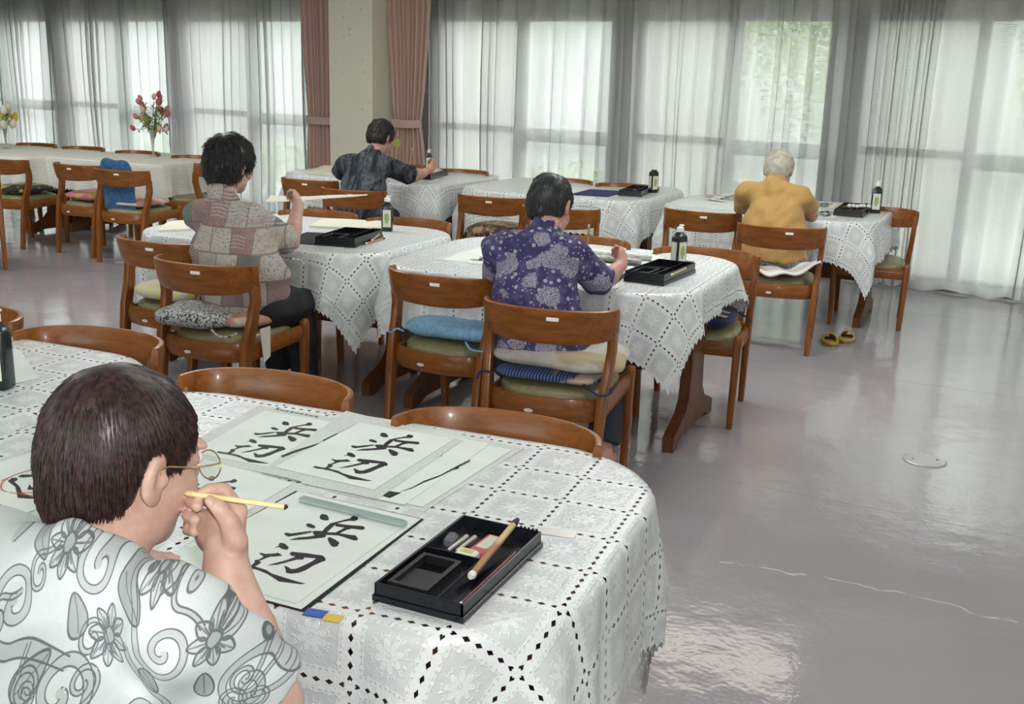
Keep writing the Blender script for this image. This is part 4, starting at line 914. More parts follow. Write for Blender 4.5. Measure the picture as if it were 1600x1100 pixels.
x, y, a = seatpos('M', .0, .0); cushion('yellow and black cushion at the left edge', x, y, ZS_, .41, .41, .07, a, M_YB, seed=12)
# white cloth slung on the yellow-shirted person's seat
b = MB(); V = []; nu, nv = 26, 8; UV = []
x0, y0, a0 = seatpos('A', 0, 0)
for j in range(nv+1):
    for i in range(nu+1):
        s, t = i/nu*2-1, j/nv; y_ = -.235+.20*t+.02*s*s; z_ = .462+.03*t+.10*abs(s)**2.0*(1-.35*t)*.85+.012*math.sin(s*9+t*4); V.append((s*.235, y_-.02*math.cos(s*1.5), z_))
F = [(j*(nu+1)+i, j*(nu+1)+i+1, (j+1)*(nu+1)+i+1, (j+1)*(nu+1)+i) for j in range(nv) for i in range(nu)]
me = bpy.data.meshes.new('white_cloth'); me.from_pydata(V, [], F); o = finish('white_cloth', me, plain('white_cotton', (.74, .72, .70), .85, noise=.05), None, True, 180); o.location = (x0, y0, 0); o.rotation_euler.z = a0
sm = o.modifiers.new('s', 'SOLIDIFY'); sm.thickness = .012; tag(o, 'white cloth slung across the yellow-shirted person\'s seat', 'cloth')
# ---------------------------------------------------------------- slippers
def slipper(label, x, y, rz, mat, inner, group=None):
    t = thing('slipper', label, 'slipper', (x, y, 0), rz, group)
    out = [(math.cos(2*PI*k/28)*.043*(1+.12*math.sin(2*PI*k/28)), math.sin(2*PI*k/28)*.115) for k in range(28)]
    b = MB(); b.prism(out, lambda a, c, z: (a, c, z), .0, .016); b.build('sole', inner, t)
    V = []; n = 22; rows = 6
    for j in range(rows+1):
        for i in range(n+1):
            a = PI*i/n; yy = lerp(.112, -.005, j/rows); w = .044*math.sqrt(max(.05, 1-(yy/.128)**2)); hgt = .052*(1-.55*max(0, (yy-.02)/.1)**1.6)
            V.append((w*math.cos(a), yy, .012+hgt*math.sin(a)))
    F = [(j*(n+1)+i, j*(n+1)+i+1, (j+1)*(n+1)+i+1, (j+1)*(n+1)+i) for j in range(rows) for i in range(n)]
    me = bpy.data.meshes.new('vamp'); me.from_pydata(V, [], F); o = finish('vamp', me, mat, t, True, 180); sd = o.modifiers.new('s', 'SOLIDIFY'); sd.thickness = .006
    b = MB(); ring = [(math.cos(a)*.041, math.sin(a)*.112, .020) for a in np.linspace(PI, 2*PI, 16)]; b.tube(ring, .010, 8); b.build('heel_rim', mat, t, True, 80)
M_YS = plain('mustard_vinyl', (.38, .25, .03), .35); M_YI = plain('slipper_lining', (.34, .24, .12), .7)
slipper('mustard slipper nearer the chair leg, on the bare floor', *(-0.395,6.484), .25, M_YS, M_YI, 'mustard slippers')
slipper('mustard slipper nearer the table leg, on the bare floor', *(-0.303,6.605), -.05, M_YS, M_YI, 'mustard slippers')
M_BS = plain('blue_vinyl', (.06, .13, .28), .4)
slipper('blue slipper under the purple-shirted person\'s chair, right one', *(-1.132,4.398), .1, M_BS, M_YI, 'blue slippers')
slipper('blue slipper under the purple-shirted person\'s chair, left one', *(-1.2,4.324), .1, M_BS, M_YI, 'blue slippers')
# ---------------------------------------------------------------- flower vases
mm = Mat('vase_glass'); mm.base((.50, .54, .52)); mm.set(rough=.08, spec=.9); mm.p.inputs['Alpha'].default_value = .6; M_VASE = mm.m
M_STEM = plain('stem_green', (.10, .20, .05), .6)
def vase(label, flabel, x, y, h, cols, nfl, spread, top, seed, big=0):
    t = thing('flower_vase', label, 'vase', (x, y, ZT))
    b = MB(); b.lathe([(0,0),(.042,0),(.042,.004),(.012,.012),(.010,.03),(.012,.10),(.020,h*.75),(.030,h),(.027,h),(.016,h*.72),(0,h*.55)], (0,0,0), 20); b.build('glass', M_VASE, t, True, 40)
    f = thing('flower_bunch', flabel, 'flowers', (x, y, ZT+.12)); rg = np.random.RandomState(seed)
    st = MB(); lf = MB(); spots = []
    for k in range(nfl):
        a = rg.uniform(0, 2*PI); r = spread*math.sqrt(rg.uniform(.02, 1)); z = rg.uniform(h-.03, top)*(1-.25*r/spread)-.08
        p = (r*math.cos(a), r*math.sin(a), z); spots.append(p); st.tube(smooth([(0,0,0), (p[0]*.15, p[1]*.15, h-.12), (p[0]*.6, p[1]*.6, lerp(h-.12, z, .6)), p], 3), .0028, 5)
        for q in range(6):
            s = rg.uniform(.45, .95); c = np.array([p[0]*s, p[1]*s, lerp(h-.12, z, s)]); d = rg.normal(size=3); d /= np.linalg.norm(d); e = np.cross(d, (0,0,1.0)); e /= np.linalg.norm(e)+1e-6; l = rg.uniform(.04, .075)
            lf.add([c, c+d*l*.5+e*l*.22, c+d*l, c+d*l*.5-e*l*.22], [(0,1,2,3)])
    st.build('stems', M_STEM, f, True, 80); lf.build('leaves', M_LEAF, f)['kind'] = 'stuff'
    for k, p in enumerate(spots):
        c = cols[k % len(cols)]; b = MB(); s = (.026 if not big else .040)
        d = Vector((p[0], p[1], .25)).normalized()
        b.sweep([Vector(p)-d*s*.8, Vector(p)-d*s*.3, Vector(p)+d*s*.4, Vector(p)+d*s*1.1, Vector(p)+d*s*1.5], [(s*.4,)*2, (s*1.5,)*2, (s*1.7,)*2, (s*1.1,)*2, (s*.4,)*2], (1,.3,0), 10, 2); b.build('flower', c, f, True, 80)
PK = [plain('petal_pink', (.62, .22, .25), .6), plain('petal_rose', (.45, .09, .12), .6), plain('petal_pale', (.72, .48, .44), .6)]
vase('slim glass vase holding the pink flowers', 'bunch of pink and rose flowers in the slim vase', *(-6.567,7.954), .24, PK, 26, .17, .60, 5)
vase('slim glass vase at the left edge', 'yellow and white flowers in the vase at the left edge', *(-8.183,7.821), .22, [plain('petal_white', (.72, .72, .62), .6), plain('petal_yellow', (.72, .48, .06), .6), plain('petal_cream', (.68, .64, .50), .6)], 9, .11, .40, 6, 1)

# ---------------------------------------------------------------- people: bodies grown from distance fields, one continuous surface each
class Field:
    def __init__(s, lo, hi, res):
        s.lo = np.array(lo, float); s.res = res; s.n = np.ceil((np.array(hi)-s.lo)/res).astype(int)+1
        s.d = np.full(s.n, 1.0, np.float32)
    def _block(s, lo, hi):
        a = np.clip(((np.array(lo)-s.lo)/s.res).astype(int), 0, s.n-1); b = np.clip(((np.array(hi)-s.lo)/s.res).astype(int)+2, 1, s.n)
        if np.any(b <= a): return None
        ax = [s.lo[i]+s.res*np.arange(a[i], b[i]) for i in range(3)]
        return (slice(a[0], b[0]), slice(a[1], b[1]), slice(a[2], b[2])), np.meshgrid(*ax, indexing='ij', sparse=True)
    def put(s, fn, lo, hi, k, op='add'):
        m = k+.03; r = s._block(np.array(lo)-m, np.array(hi)+m)
        if r is None: return s
        sl, (x, y, z) = r; e = fn(x, y, z).astype(np.float32); d = s.d[sl]
        if op == 'add':
            if k > 0: h = np.clip(.5+.5*(d-e)/k, 0, 1); s.d[sl] = d*(1-h)+e*h-k*h*(1-h)
            else: s.d[sl] = np.minimum(d, e)
        elif op == 'sub':
            if k > 0: h = np.clip(.5-.5*(d+e)/k, 0, 1); s.d[sl] = d*(1-h)-e*h+k*h*(1-h)
            else: s.d[sl] = np.maximum(d, -e)
        elif op == 'and': s.d[sl] = np.maximum(d, e)
        return s
    def cap(s, a, b, ra, rb, k=.02, op='add'):
        a = np.array(a, float); b = np.array(b, float); ab = b-a; L = ab@ab+1e-9
        def fn(x, y, z):
            t = np.clip(((x-a[0])*ab[0]+(y-a[1])*ab[1]+(z-a[2])*ab[2])/L, 0, 1)
            return np.sqrt((x-a[0]-t*ab[0])**2+(y-a[1]-t*ab[1])**2+(z-a[2]-t*ab[2])**2)-(ra+(rb-ra)*t)
        r = max(ra, rb); return s.put(fn, np.minimum(a, b)-r, np.maximum(a, b)+r, k, op)
    def chain(s, pts, rs, k=.02, op='add'):
        for i in range(len(pts)-1): s.cap(pts[i], pts[i+1], rs[i], rs[i+1], k, op)
        return s
    def ell(s, c, r, k=.02, M=None, op='add'):
        c = np.array(c, float); r = np.array(r, float); M = np.eye(3) if M is None else np.array(M)   # columns = local axes
        def fn(x, y, z):
            X_, Y_, Z_ = x-c[0], y-c[1], z-c[2]
            q = [(X_*M[0, i]+Y_*M[1, i]+Z_*M[2, i]) for i in range(3)]
            k0 = np.sqrt(sum((q[i]/r[i])**2 for i in range(3))); k1 = np.sqrt(sum((q[i]/r[i]**2)**2 for i in range(3)))+1e-6
            return k0*(k0-1)/k1
        R = r.max(); return s.put(fn, c-R, c+R, k, op)
    def plane(s, p, n, k=0, op='sub', ball=None):
        p = np.array(p, float); n = np.array(n, float); n /= np.linalg.norm(n)
        def fn(x, y, z):
            d = -((x-p[0])*n[0]+(y-p[1])*n[1]+(z-p[2])*n[2])
            if ball: d = np.maximum(d, np.sqrt((x-p[0])**2+(y-p[1])**2+(z-p[2])**2)-ball)
            return d
        if ball: return s.put(fn, p-ball, p+ball, k, op)
        return s.put(fn, s.lo, s.lo+s.n*s.res, k, op)
    def warp(s, fn):
        ax = [s.lo[i]+s.res*np.arange(s.n[i]) for i in range(3)]; x, y, z = np.meshgrid(*ax, indexing='ij', sparse=True)
        s.d += fn(x, y, z).astype(np.float32); return s
    def mesh(s, name, mat, parent=None, uv=None, smooth_it=1):
        d = s.d; n = np.array(d.shape); neg = d < 0
        off = [(0,0,0),(1,0,0),(0,1,0),(1,1,0),(0,0,1),(1,0,1),(0,1,1),(1,1,1)]
        sub = lambda A, o: A[o[0]:n[0]-1+o[0], o[1]:n[1]-1+o[1], o[2]:n[2]-1+o[2]]
        cnt = sum(sub(neg, o).astype(np.int8) for o in off); act = (cnt > 0) & (cnt < 8)
        idx = np.argwhere(act); ids = -np.ones(act.shape, np.int32); ids[act] = np.arange(len(idx))
        val = np.stack([d[idx[:,0]+o[0], idx[:,1]+o[1], idx[:,2]+o[2]] for o in off], 1); P = np.zeros((len(idx), 3)); C = np.zeros(len(idx))
        for i in range(8):
            for ax in range(3):
                if off[i][ax] == 0:
                    o2 = list(off[i]); o2[ax] = 1; j = off.index(tuple(o2)); a, b = val[:, i], val[:, j]; cr = (a < 0) != (b < 0)
                    t = np.where(cr, a/np.where(cr, a-b, 1), 0); q = np.tile(np.array(off[i], float), (len(idx), 1)); q[:, ax] += t
                    P += q*cr[:, None]; C += cr
        V = s.lo+s.res*(idx+P/C[:, None]); F = []
        for ax in range(3):
            u, v = (ax+1) % 3, (ax+2) % 3; o2 = [0,0,0]; o2[ax] = 1
            A = neg[:n[0]-o2[0], :n[1]-o2[1], :n[2]-o2[2]]; B = neg[o2[0]:, o2[1]:, o2[2]:]
            e = np.argwhere(A != B); e = e[(e[:, u] > 0) & (e[:, v] > 0) & (e[:, u] < n[u]-1) & (e[:, v] < n[v]-1) & (e[:, ax] < n[ax]-1)]
            flip = neg[e[:,0], e[:,1], e[:,2]]
            def cell(du, dv):
                c = e.copy(); c[:, u] += du; c[:, v] += dv; return ids[c[:,0], c[:,1], c[:,2]]
            q = np.stack([cell(-1,-1), cell(0,-1), cell(0,0), cell(-1,0)], 1); q[~flip] = q[~flip][:, ::-1]; F.append(q)
        F = np.concatenate(F); F = F[(F >= 0).all(1)]
        for _ in range(smooth_it):   # one light Laplacian pass
            acc = np.zeros_like(V); c = np.zeros(len(V))
            for i in range(4):
                for w in (1, 3): np.add.at(acc, F[:, i], V[F[:, (i+w) % 4]]); np.add.at(c, F[:, i], 1)
            ok = c > 0; V[ok] = V[ok]*.5+.5*acc[ok]/c[ok, None]
        me = bpy.data.meshes.new(name); me.vertices.add(len(V)); me.vertices.foreach_set('co', V.ravel().astype(np.float32))
        me.loops.add(len(F)*4); me.loops.foreach_set('vertex_index', F.ravel().astype(np.int32)); me.polygons.add(len(F))
        me.polygons.foreach_set('loop_start', np.arange(0, len(F)*4, 4, dtype=np.int32)); me.update(calc_edges=True); me.validate()
        return finish(name, me, mat, parent, True, 180, uv(V) if uv else None, fixn=False)
def norm(v): v = np.array(v, float); return v/np.linalg.norm(v)
def frame(f, up=(0,0,1), roll=0):
    f = norm(f); r = norm(np.cross(f, up)); u = np.cross(r, f)
    if roll: c, s = math.cos(roll), math.sin(roll); r, u = c*r+s*u, -s*r+c*u
    return np.stack([r, f, u], 1)       # columns: right, forward, up
def head(F_, c, M, k=.012, s=1.0, ears=True):
    """a face and skull about c; M columns right, forward, up"""
    L = lambda *p: np.array(c)+M@(np.array(p)*s); E = lambda p, r, kk=k, op='add', m=None: F_.ell(L(*p), np.array(r)*s, kk, M if m is None else M@m, op)
    E((0, -.012, .030), (.073, .092, .084)); E((0, .030, -.028), (.060, .063, .088), .02)
    E((0, .060, -.098), (.024, .024, .020), .03)
    for q in (-1, 1):
        E((q*.050, .012, -.072), (.020, .032, .026), .03); E((q*.040, .058, -.030), (.024, .024, .024), .022)
        E((q*.030, .082, .026), (.024, .010, .008), .014)
    F_.cap(L(0, .090, .012), L(0, .106, -.024), .008*s, .012*s, .012)
    for q in (-1, 1): E((q*.011, .097, -.028), (.008, .009, .007), .006); E((q*.031, .092, .006), (.016, .012, .009), .010, 'sub'); E((q*.031, .078, .005), (.013, .012, .011), .004)
    E((0, .088, -.058), (.024, .010, .006), .006); E((0, .086, -.069), (.021, .010, .007), .006); E((0, .098, -.0635), (.022, .006, .0016), .003, 'sub')
    if ears:
        for q in (-1, 1):
            a = .35*q; m = np.array([[math.cos(a), -math.sin(a), 0], [math.sin(a), math.cos(a), 0], [0,0,1]]); b = -.18; m = m@np.array([[1,0,0],[0, math.cos(b), -math.sin(b)],[0, math.sin(b), math.cos(b)]])
            E((q*.080, -.012, -.004), (.011, .019, .033), .004, 'add', m); E((q*.077, -.006, -.032), (.009, .011, .012), .008, 'add', m)
            E((q*.090, -.006, -.004), (.008, .011, .020), .003, 'sub', m); E((q*.083, .003, -.010), (.005, .006, .008), .003, 'add', m)
    return L
def skin(name, c=(.52, .32, .245), c2=(.60, .39, .31)):
    m = Mat(name); oc = m.coord('Object'); n = m.noise(oc, 45, 3); n2 = m.noise(oc, 9, 2); col = m.mix(n.step(.3, .7), c, c2)
    m.base(m.mix(n2.step(.55, .75)*.35, col, (c[0]*.95, c[1]*.75, c[2]*.72))); m.set(rough=.48, spec=.4, sss=.12)
    m.p.inputs['Subsurface Radius'].default_value = (.008, .003, .0015); m.bump(m.noise(oc, 260, 2)+n*.6, .10, .001); return m.m
M_SKIN = skin('skin')
M_SKIN2 = skin('skin_ruddy', (.52, .25, .20), (.60, .33, .27))
M_EYE = plain('eye_white', (.75, .72, .68), .2)
M_NAIL = plain('nail', (.72, .45, .38), .3)
def hair_mat(name, c0, c1, rough=.32):
    m = Mat(name); oc = m.coord('Object'); n = m.noise(oc, 130, 2); m.base(m.mix(n.step(.35, .65), c0, c1)); m.set(rough=rough, spec=.45); return m.m
def strands(name, parent, mat, verts, nrm, n, L, fall, r=.0011, seed=0, clump=.25, steps=6, jitter=.25):
    """short locks as ribbons growing from a scalp mesh along fall(p, nrm) -> direction"""
    rg = np.random.RandomState(seed); pick = rg.randint(0, len(verts), n)
    P = verts[pick]; N_ = nrm[pick]; D = fall(P, N_); D = D+rg.normal(size=D.shape)*jitter*.5; D /= np.linalg.norm(D, axis=1)[:, None]
    l = L*rg.uniform(.6, 1.15, n); pts = []
    p = P-N_*.003; d = D*.75+N_*.35; d /= np.linalg.norm(d, axis=1)[:, None]
    for k in range(steps):
        pts.append(p.copy()); p = p+d*(l/steps)[:, None]; D2 = fall(p, N_)
        d = d*.6+(D2+rg.normal(size=D.shape)*jitter*.3)*.4; d /= np.linalg.norm(d, axis=1)[:, None]
    pts = np.array(pts)        # steps, n, 3
    cv = bpy.data.hair_curves.new(name); cv.add_curves([steps]*n)
    pos = pts.transpose(1, 0, 2).reshape(-1, 3).astype(np.float32); cv.attributes['position'].data.foreach_set('vector', pos.ravel()) if 'position' in cv.attributes else None
    ra = cv.attributes.get('radius') or cv.attributes.new('radius', 'FLOAT', 'POINT')
    rr = np.tile(np.linspace(1, .35, steps)*r, n).astype(np.float32); ra.data.foreach_set('value', rr)
    cv.materials.append(mat); o = bpy.data.objects.new(name, cv); COL.objects.link(o); o.parent = parent; o['kind'] = 'stuff'; return o
def mesh_np(o):
    me = o.data; v = np.empty(len(me.vertices)*3, np.float32); me.vertices.foreach_get('co', v); nn = np.empty(len(me.vertices)*3, np.float32); me.vertices.foreach_get('normal', nn)
    return v.reshape(-1, 3).astype(float), nn.reshape(-1, 3).astype(float)
def hand(F_, wrist, M, s=1.0, curl=(.5,.6,.7,.8), thumb=.4, side=1):
    """M columns: across the palm (towards the thumb), along the fingers, out of the back of the hand"""
    L = lambda *p: np.array(wrist)+M@(np.array(p)*s)
    F_.ell(L(.0, .045, 0), np.array((.040, .050, .016))*s, .012, M)
    for i, (x, l, r) in enumerate(((.027, .070, .0085), (.009, .078, .0088), (-.010, .072, .0084), (-.027, .058, .0075))):
        c = curl[i]; p = L(x, .082, .002); a = 0; pts = [L(x*.8, .05, .002), p]; rs = [.010*s, r*s]
        for seg, bend in ((.46, .7), (.30, 1.0), (.24, .8)):
            a += bend*c*1.35; q = np.array((0, math.cos(a), -math.sin(a)))*l*seg; p = p+M@(q*s); pts.append(p); r *= .94; rs.append(r*s)
        F_.chain(pts, rs, .005)
    t = thumb; F_.chain([L(.022, .018, -.006), L(.046, .045, -.012-.012*t), L(.050-.012*t, .072, -.018-.020*t), L(.042-.022*t, .092, -.020-.028*t)], [.014*s, .0115*s, .010*s, .008*s], .007)
def seated(name, label, hc, hf, neck, sh, chest, pelvis, elbows, wrists, hands, knees, ankles, hair, mats, shirt, res=.009, scale=1.0, extra=None, back=None, slr=.022, collar=.95, drop=.022, sleeve=.5, hem=None, shirt_r=(.115, .095), roll=0, feet=True, trouser=True, armr=.040):
    """sh: (left, right) shoulder points; elbows / wrists the same; hands: (direction, palm out) per side or None"""
    root = thing(name, label, 'person', (*pelvis[:2], 0)); inv = -np.array([pelvis[0], pelvis[1], 0])
    T = lambda p: np.array(p, float)+inv
    hc, neck, chest, pelvis = T(hc), T(neck), T(chest), T(pelvis); sh = [T(p)-np.array((0,0,drop)) for p in sh]; el = [T(p) for p in elbows]; wr = [T(p) for p in wrists]; kn = [T(p) for p in knees]; an = [T(p) for p in ankles]
    allp = np.array([hc, neck, chest, pelvis, *sh, *el, *wr, *kn, *an]); lo, hi = allp.min(0)-.20, allp.max(0)+.20
    M = frame(hf, roll=roll); B = Field(lo, hi, res)
    mid = (sh[0]+sh[1])/2; ax = norm(sh[1]-sh[0]); fw = norm(np.cross((0,0,1), ax)); 
    R3 = lambda up: np.stack([ax, np.cross(norm(up), ax), norm(up)], 1)
    B.ell(lerp(pelvis, chest, .06), (.145, .095, .10), .03, R3(chest-pelvis)); B.ell(chest, (.135, .095, .14), .06, R3(neck-chest)); B.ell(lerp(pelvis, chest, .5), (.13, .095, .16), .06, R3(chest-pelvis))
    for i in (0, 1):
        B.cap(lerp(mid, sh[i], .15)+np.array((0,0,.02)), sh[i], .040, .036, .04)
        B.chain([sh[i], lerp(sh[i], el[i], .5), el[i]], [.044, armr, armr-.004], .02); B.chain([el[i], lerp(el[i], wr[i], .35), wr[i]], [armr-.004, armr-.004, .026], .015)
        if hands[i] is not None:
            d, out, curl, th = hands[i]; f = norm(d); o_ = norm(np.array(out)-f*np.dot(out, f)); a_ = np.cross(f, o_)*(1 if i else -1)
            hand(B, wr[i]-f*.008, np.stack([a_, f, o_], 1), .95, curl, th)
        if trouser:
            hp = lerp(pelvis, pelvis+ax*(.085*(1 if i else -1)), 1.0)+np.array((0,0,-.01)); B.chain([hp, lerp(hp, kn[i], .5), kn[i]], [.085, .078, .058], .03); B.chain([kn[i], lerp(kn[i], an[i], .35), an[i]], [.056, .054, .036], .02)
            if feet: fd = norm(np.array((fw[0]*-1, fw[1]*-1, 0))) if np.dot(-fw, kn[i]-pelvis) > 0 else norm(np.array((fw[0], fw[1], 0))); B.chain([an[i], an[i]+np.array((0,0,-.035))-fd*.02, an[i]+fd*.10+np.array((0,0,-.045)), an[i]+fd*.16+np.array((0,0,-.05))], [.036, .032, .028, .018], .02)
    B.chain([mid+np.array((0,0,.02)), neck, lerp(neck, hc, .6)], [.06, .050, .050], .03)
    Lh = head(B, hc, M)
    if extra: extra(B, T)
    body = B.mesh('body', mats['skin'], root)
    # shirt
    S_ = Field(lo, hi, res); a, b = shirt_r
    S_.ell(chest, (a+.048, b+.024, .160), .05, R3(neck-chest)); S_.ell(lerp(pelvis, chest, .5), (a+.050, b+.032, .18), .06, R3(chest-pelvis)); S_.ell(lerp(pelvis, chest, .05), (a+.068, b+.050, .16), .06, R3(chest-pelvis))
    if back: S_.ell(T(back[0]), back[1], .06, R3(neck-chest))
    for i in (0, 1):
        S_.cap(lerp(mid, sh[i], .15)+np.array((0,0,.030)), sh[i]+np.array((0,0,.004)), .056, .054, .04); S_.chain([sh[i], lerp(sh[i], el[i], sleeve)], [.060, armr+slr], .03)
        e = lerp(sh[i], el[i], sleeve); S_.plane(e, el[i]-sh[i], .004, 'sub', ball=.11)
    S_.cap(mid, lerp(mid, neck, collar+.1), .066, .060, .03)
    if hem is not None: S_.plane((pelvis[0], pelvis[1], hem), (0,0,-1), .004)
    up = norm(hc-neck); S_.plane(lerp(mid, neck, collar)+np.array((0,0,.012)), up*.75+norm(hf)*.25+np.array((0,0,.1)), .006, 'sub', ball=.10)
    rs = np.random.RandomState(len(label)); ph = rs.uniform(0, 6, 6)
    def folds(x, y, z):
        q = x*ax[0]+y*ax[1]
        return -.0035+.0040*np.sin(z*38+q*22+ph[0]+1.5*np.sin(q*15+ph[1]))+.0030*np.sin(q*52+ph[2]+2*np.sin(z*16+ph[3]))+.0024*np.sin(z*75-q*45+ph[4]+1.4*np.sin(q*31+ph[5]))
    S_.warp(folds); so = S_.mesh('shirt', mats['shirt'], root, uv=(lambda V: np.stack([V@ax+np.abs(V@fw)*.6, V[:, 2]], 1)) if shirt == 'uv' else None)
    if trouser and 'trousers' in mats:
        Tr = Field(lo, hi, res); Tr.ell(lerp(pelvis, chest, .0), (.155, .105, .090), .03, R3(chest-pelvis))
        for i in (0, 1):
            hp = pelvis+ax*(.085*(1 if i else -1)); Tr.chain([hp, lerp(hp, kn[i], .5), kn[i]], [.095, .088, .070], .03); Tr.chain([kn[i], lerp(kn[i], an[i], .5), lerp(kn[i], an[i], .90)], [.070, .066, .058], .02)
            Tr.plane(lerp(kn[i], an[i], .9), an[i]-kn[i], .003, 'sub', ball=.09)
        Tr.warp(folds); Tr.mesh('trousers', mats['trousers'], root)
    # hair: cap over the skull, face and ears left free, then short locks
    hs = hair; Hf = Field(hc-.17, hc+.17, .006); t = hs.get('t', .016)
    E = lambda p, r, kk=.02, op='add': Hf.ell(Lh(*p), r, kk, M, op)
    E((0, -.016, .034), (.078+t, .094+t, .086+t)); E((0, -.045, -.02), (.066+t*.8, .058+t, .070+hs.get('nape', .0)), .03)
    E((0, .105, -.055), (.075, .075, .085), .015, 'sub'); 
    for q in (-1, 1): E((q*.098, .010 if not hs.get('short') else .000, -.030), (.030, .036, .040) if not hs.get('short') else (.045, .032, .042), .010, 'sub')
    if hs.get('short'):
        for q in (-1, 1): E((q*.075, .075, -.050), (.035, .042, .070), .010, 'sub')
    Hf.plane(Lh(0, 0, hs.get('cut', -.075)), -M[:, 2]*.9-M[:, 1]*hs.get('cf', -.12), .01)
    hw = hs.get('wave', .004); hf_ = hs.get('freq', 60)
    Hf.warp(lambda x, y, z: hw*np.sin(x*hf_+2*np.sin(z*31))*np.sin(y*hf_*.9+2*np.sin(x*27))*np.cos(z*hf_*1.1))
    ho = Hf.mesh('hair', mats['hair'], root); v, nn = mesh_np(ho)
    if hs.get('n', 0):
        crown = Lh(0, -.05, .11)
        def fall(p, n_):
            d = p-crown+np.array((0,0,1e-4)); d = d-n_*np.sum(d*n_, 1)[:, None]; d /= np.linalg.norm(d, axis=1)[:, None]+1e-6; return d*1.0+np.array((0,0,-.35))+n_*hs.get('lift', .1)
        q_ = (v-hc)@M; keep = np.hypot(q_[:, 0], q_[:, 1]+.05) > .012
        if hs.get('short'): keep &= ~((q_[:, 1] > .045) & (q_[:, 2] < .040)) & ~((np.abs(q_[:, 0]) > .045) & (q_[:, 1] > -.040) & (q_[:, 1] < .030) & (q_[:, 2] < .012))
        v, nn = v[keep], nn[keep]
        strands('hair_locks', ho, mats['hair'], v, nn, hs['n'], hs.get('len', .035), fall, hs.get('r', .0012), len(label), jitter=hs.get('jit', .3))
    for q in (-1, 1):
        b = MB(); p = Lh(q*.031, .0885, .006); b.lathe([(0,-.0085),(.006,-.006),(.0085,0),(.006,.006),(0,.0085)], tuple(p), 10); b.build('eye', M_EYE, root, True, 180)
    return root, T, Lh, M
# --- shirt prints
m = Mat('purple_print'); oc = m.coord('Object'); d, c = m.vor(oc, 34, rand=.8); d2, c2 = m.vor(oc, 11, rand=1.0); cr, _ = m.vor(oc, 190, 'DISTANCE_TO_EDGE'); wob = m.noise(oc, 40, 2)
d3, c3 = m.vor(oc, 75, rand=.9); dots = (d.step(.30, .24)*m.xyz(c)[0].gt(.25)).max(d3.step(.26, .20)*m.xyz(c3)[0].gt(.45)); clus = (d2+(wob-.5)*.35).step(.46, .41)*m.xyz(c2)[1].gt(.28); lace = cr.step(.10, .16)
base = m.mix(m.noise(oc, 22, 2).step(.4, .6), (.052, .045, .125), (.088, .076, .185)); col = m.mix(dots*.8, base, (.46, .45, .52)); col = m.mix(clus, col, m.mix(lace, (.12, .10, .20), (.46, .46, .50)))
m.base(col); m.set(rough=.8, spec=.2); m.bump(m.noise(oc, 200, 2), .2, .001); M_PURP = m.m
m = Mat('patchwork_print'); oc = m.coord('Object'); x, y, z = m.xyz(oc); u = x*.9+y*.3
def cells(su, sz, sh): 
    r = (z*sz).floor(); q = ((u*su)+(r*sh).fract()).floor(); return m.noise(m.comb(q*3.7, r*5.1, q*1.3+r*2.1), 1.3, 0), ((u*su)+(r*sh).fract()).fract(), (z*sz).fract()
idn, fu, fz = cells(11, 9.5, .37); idb, _a, _b = cells(7, 17, .61)
col = m.ramp(idn, [(.28, (.42, .39, .34)), (.40, (.30, .20, .19)), (.47, (.15, .19, .17)), (.53, (.40, .36, .33)), (.60, (.26, .19, .20)), (.68, (.44, .42, .37))], 'CONSTANT')
dd, _ = m.vor(oc, 85); dots = dd.step(.34, .26)*idb.step(.44, .5); wv = ((z*420)+(u*60).sin()*2).sin().gt(.35)*idb.step(.56, .6)
col = m.mix(dots*.75, col, (.13, .09, .09)); col = m.mix(wv*.55, col, (.50, .48, .43)); edge = fu.lt(.06).max(fz.lt(.07)); col = m.mix(edge*.7, col, (.17, .14, .14))
cx_ = m.vor(oc, 30, 'DISTANCE_TO_EDGE')[0].step(.05, .02)*idb.lt(.42); col = m.mix(cx_*.6, col, (.30, .12, .12))
m.base(col); m.set(rough=.85, spec=.2); m.bump(m.noise(oc, 220, 2), .2, .001); M_PATCH = m.m
m = Mat('dark_print'); oc = m.coord('Object', scale=(16, 5, 2.2)); n = m.noise(oc, 1.6, 5, .65, .8); n2 = m.noise(m.coord('Object'), 55, 3)
m.base(m.mix(n.step(.40, .62), (.012, .016, .024), m.mix(n2.step(.4, .6), (.060, .075, .090), (.11, .125, .14)))); m.set(rough=.75, spec=.25); M_DARK = m.m
M_YELLOW = fabric('mustard_jersey', (.44, .27, .095), (.48, .295, .105), 90, bump=.25)
M_BLACKT = plain('black_trousers', (.012, .012, .015), .85)
M_GREYT = fabric('grey_speckled_skirt', (.10, .10, .11), (.30, .30, .31), 120)
M_DKT = plain('dark_trousers', (.03, .03, .045), .85)
H_BLACK = hair_mat('black_hair', (.010, .010, .010), (.022, .022, .022), .38)
H_GREYB = hair_mat('greying_black_hair', (.018, .020, .020), (.038, .042, .040), .42)
H_WHITE = hair_mat('white_hair', (.46, .43, .35), (.54, .51, .43), .5)
H_DARK = hair_mat('dark_hair', (.010, .009, .008), (.03, .026, .022), .4)
